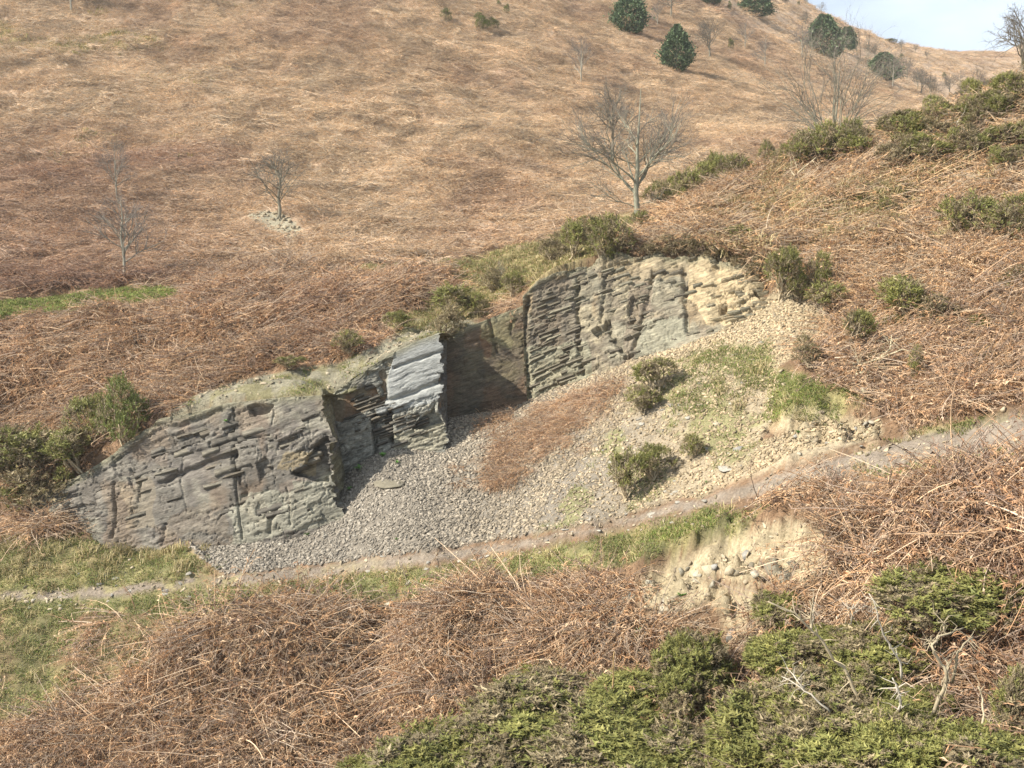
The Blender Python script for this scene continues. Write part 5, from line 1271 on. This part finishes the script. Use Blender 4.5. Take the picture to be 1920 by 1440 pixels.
def branch_thing(name, label, cat, lines, Y0, rpx, col, twigs=5, seed=1, dY=.25, group=None):
    """a bare branch along points of the photograph, at its own distance, with side twigs"""
    r = np.random.default_rng(seed)
    A = Acc(); first = None
    for li, ln in enumerate(lines):
        q = np.array(ln, float)
        tt = np.linspace(0, 1, len(q)); t2 = np.linspace(0, 1, len(q) * 3 - 2)
        uu, vv = np.interp(t2, tt, q[:, 0]), np.interp(t2, tt, q[:, 1])
        Yv = Y0 + dY * np.sin(t2 * 3 + seed) + np.cumsum(r.normal(0, .02, len(t2)))
        pts = np.array([P(a, b, c) for a, b, c in zip(uu, vv, Yv)]) + r.normal(0, .008, (len(t2), 3))
        if first is None: first = pts[0].copy()
        rad = rpx * Y0 / FPX * (1 if li == 0 else .7)
        A.add(*tube(pts - first, np.linspace(rad, rad * .35, len(t2)), 6, True), np.array(col) * r.uniform(.85, 1.1))
        for k in range(twigs):
            i = r.integers(2, len(t2) - 1); d = unit(r.normal(0, 1, 3) + [0, 0, .4]) * r.uniform(.12, .4) * Y0 / 17
            b = pts[i] - first
            A.add(*tube(np.stack([b, b + d * .5 + r.normal(0, .03, 3), b + d]), [rad * .35, rad * .22, rad * .08], 4), np.array(col) * r.uniform(.8, 1.05))
    o = obj(name, A.mesh(name, M_WOOD), loc=first); o['label'] = label; o['category'] = cat
    if group: o['group'] = group
    return o
PALE = (.40, .33, .215); BLE = (.45, .40, .315)
def ydist(u, v, k=0.0): return at(u, v)[1] - k
branch_thing('dead_branch', 'long curved bare gorse stem arching up the bank through the thicket', 'dead branch', [[(1662, 1366), (1625, 1332), (1600, 1290), (1582, 1252), (1562, 1236), (1540, 1200), (1520, 1180), (1490, 1150), (1440, 1128)], [(1520, 1178), (1523, 1150), (1524, 1122)]], ydist(1600, 1330, 1.5), 4.2, PALE, 14, 1)
branch_thing('dead_branch', 'bleached zigzag stem at the middle of the right thicket', 'dead branch', [[(1672, 1350), (1690, 1322), (1684, 1290), (1672, 1270)], [(1690, 1274), (1688, 1242), (1672, 1215), (1655, 1190), (1645, 1150), (1630, 1112)]], ydist(1680, 1330, 1.5), 3.4, BLE, 12, 2)
branch_thing('dead_branch', 'thick forked pale stem carrying the flat topped gorse', 'dead branch', [[(1748, 1345), (1765, 1300), (1776, 1272), (1770, 1250), (1755, 1230), (1746, 1212), (1760, 1195), (1785, 1184), (1805, 1178)], [(1770, 1290), (1776, 1260), (1774, 1235)], [(1746, 1214), (1742, 1200)], [(1786, 1280), (1795, 1225), (1815, 1200), (1825, 1195)], [(1770, 1190), (1768, 1160)]], ydist(1760, 1310, 1.2), 4.2, PALE, 9, 3)
branch_thing('dead_branch', 'straight bare twig slanting across the thicket left of the zigzag stem', 'dead branch', [[(1560, 1340), (1530, 1310), (1500, 1288), (1466, 1268)], [(1510, 1296), (1490, 1268), (1474, 1250)]], ydist(1540, 1340, 1.5), 2.2, BLE, 10, 4)
branch_thing('dead_branch', 'bare upright stem at the right corner beside orange stems', 'dead branch', [[(1815, 1440), (1838, 1385), (1845, 1340), (1842, 1310), (1834, 1286)], [(1840, 1380), (1860, 1345)]], ydist(1835, 1400, .8), 3.0, PALE, 8, 5)
branch_thing('dead_branch', 'short thick bent stem at the bottom right corner', 'dead branch', [[(1868, 1445), (1868, 1408), (1895, 1390)]], ydist(1868, 1420, .8), 4.0, PALE, 4, 6)
branch_thing('dead_twig', 'small bleached upright twig with crooked side shoots on the bank', 'dead branch', [[(1598, 1192), (1598, 1165), (1600, 1132)], [(1600, 1150), (1612, 1142), (1625, 1134)], [(1600, 1160), (1590, 1140)], [(1630, 1190), (1634, 1160), (1650, 1150)]], ydist(1600, 1200, .3), 2.6, BLE, 8, 7)
branch_thing('dead_twig', 'single upright dead bracken stalk before the thicket', 'dead stalk', [[(1148, 1300), (1150, 1255), (1152, 1222)]], ydist(1150, 1330, 1.0), 2.0, (.55, .38, .18), 2, 8)
branch_thing('dead_twig', 'tall thin dead twig above the thicket in front of the eroded bank', 'dead branch', [[(1524, 1180), (1525, 1150), (1526, 1118)]], ydist(1524, 1200, .3), 1.8, BLE, 3, 9)
branch_thing('felled_branch', 'felled branch with bleached fanned twigs, the upper of two above the slipped turf', 'fallen branch', [[(1604, 702), (1640, 690), (1680, 690), (1715, 680)], [(1612, 685), (1650, 672), (1690, 655), (1745, 665)], [(1640, 692), (1670, 705), (1700, 712)], [(1606, 700), (1612, 672)], [(1660, 690), (1690, 700), (1725, 700)], [(1650, 672), (1668, 655), (1672, 630)]], ydist(1630, 705, .1), 3.2, (.50, .43, .28), 10, 10, .12)
branch_thing('felled_branch', 'felled branch lying butt end up towards the path, the lower of two', 'fallen branch', [[(1614, 732), (1640, 745), (1665, 762), (1700, 785)], [(1640, 745), (1650, 765), (1668, 785)], [(1655, 755), (1690, 765), (1720, 775)], [(1640, 748), (1680, 752), (1730, 790)], [(1640, 750), (1636, 775)]], ydist(1640, 750, .1), 4.0, (.40, .34, .22), 9, 11, .12)
branch_thing('felled_branch', 'pale dead branch leaning on the ridge below the many stemmed tree', 'dead branch', [[(1486, 352), (1490, 330), (1510, 312), (1530, 296)], [(1490, 330), (1480, 315)]], ydist(1490, 345, .2), 2.6, PALE, 5, 12)
branch_thing('felled_branch', 'pale dead branch lying low along the crest gorse', 'dead branch', [[(1370, 362), (1400, 352), (1425, 345)]], ydist(1390, 360, .2), 2.0, PALE, 4, 13)
branch_thing('dead_twig', 'dangling dead branch on the low end of the dark cliff', 'dead branch', [[(134, 925), (150, 945), (152, 968)], [(134, 925), (100, 930), (86, 945)], [(150, 945), (142, 958)]], ydist(130, 950, .35), 2.0, PALE, 4, 14, .05)
branch_thing('dead_twig', 'long thin stick lying across the foot of the low cliff end', 'dead branch', [[(90, 958), (125, 960), (165, 945)]], ydist(110, 975, .3), 2.0, PALE, 1, 15, .05)
branch_thing('felled_branch', 'bleached branch lying on the ridge thicket', 'dead branch', [[(1780, 245), (1800, 232), (1830, 215)], [(1790, 240), (1800, 222)]], ydist(1790, 250, .3), 2.4, BLE, 5, 16)
# ------------------------------------------------------------------ the hazy air of the valley (HAZE)
hz = bpy.data.materials.new('haze_air'); hz.use_nodes = True
hN = hz.node_tree.nodes; hN.clear()
hO = hN.new('ShaderNodeOutputMaterial'); hV = hN.new('ShaderNodeVolumePrincipled')
hV.inputs['Color'].default_value = (.96, .96, .96, 1); hV.inputs['Density'].default_value = 0.00035; hV.inputs['Anisotropy'].default_value = 0.25
hz.node_tree.links.new(hV.outputs['Volume'], hO.inputs['Volume'])
zt = float(GZ.max()) + 12; zb = float(GZ.min()) - 1.0
x0 = float(np.abs(GX).max()) + 5
bx = np.array([(sx * x0, yy, zz) for sx in (-1, 1) for yy in (-3.0, 705.0) for zz in (zb, zt)])
ho = obj('haze', mesh_np('haze', bx, [[0, 1, 3, 2], [4, 6, 7, 5], [0, 4, 5, 1], [2, 3, 7, 6], [0, 2, 6, 4], [1, 5, 7, 3]], None, hz))
ho['kind'] = 'stuff'; ho['label'] = 'thin pale haze in the valley air'
#@@PART6
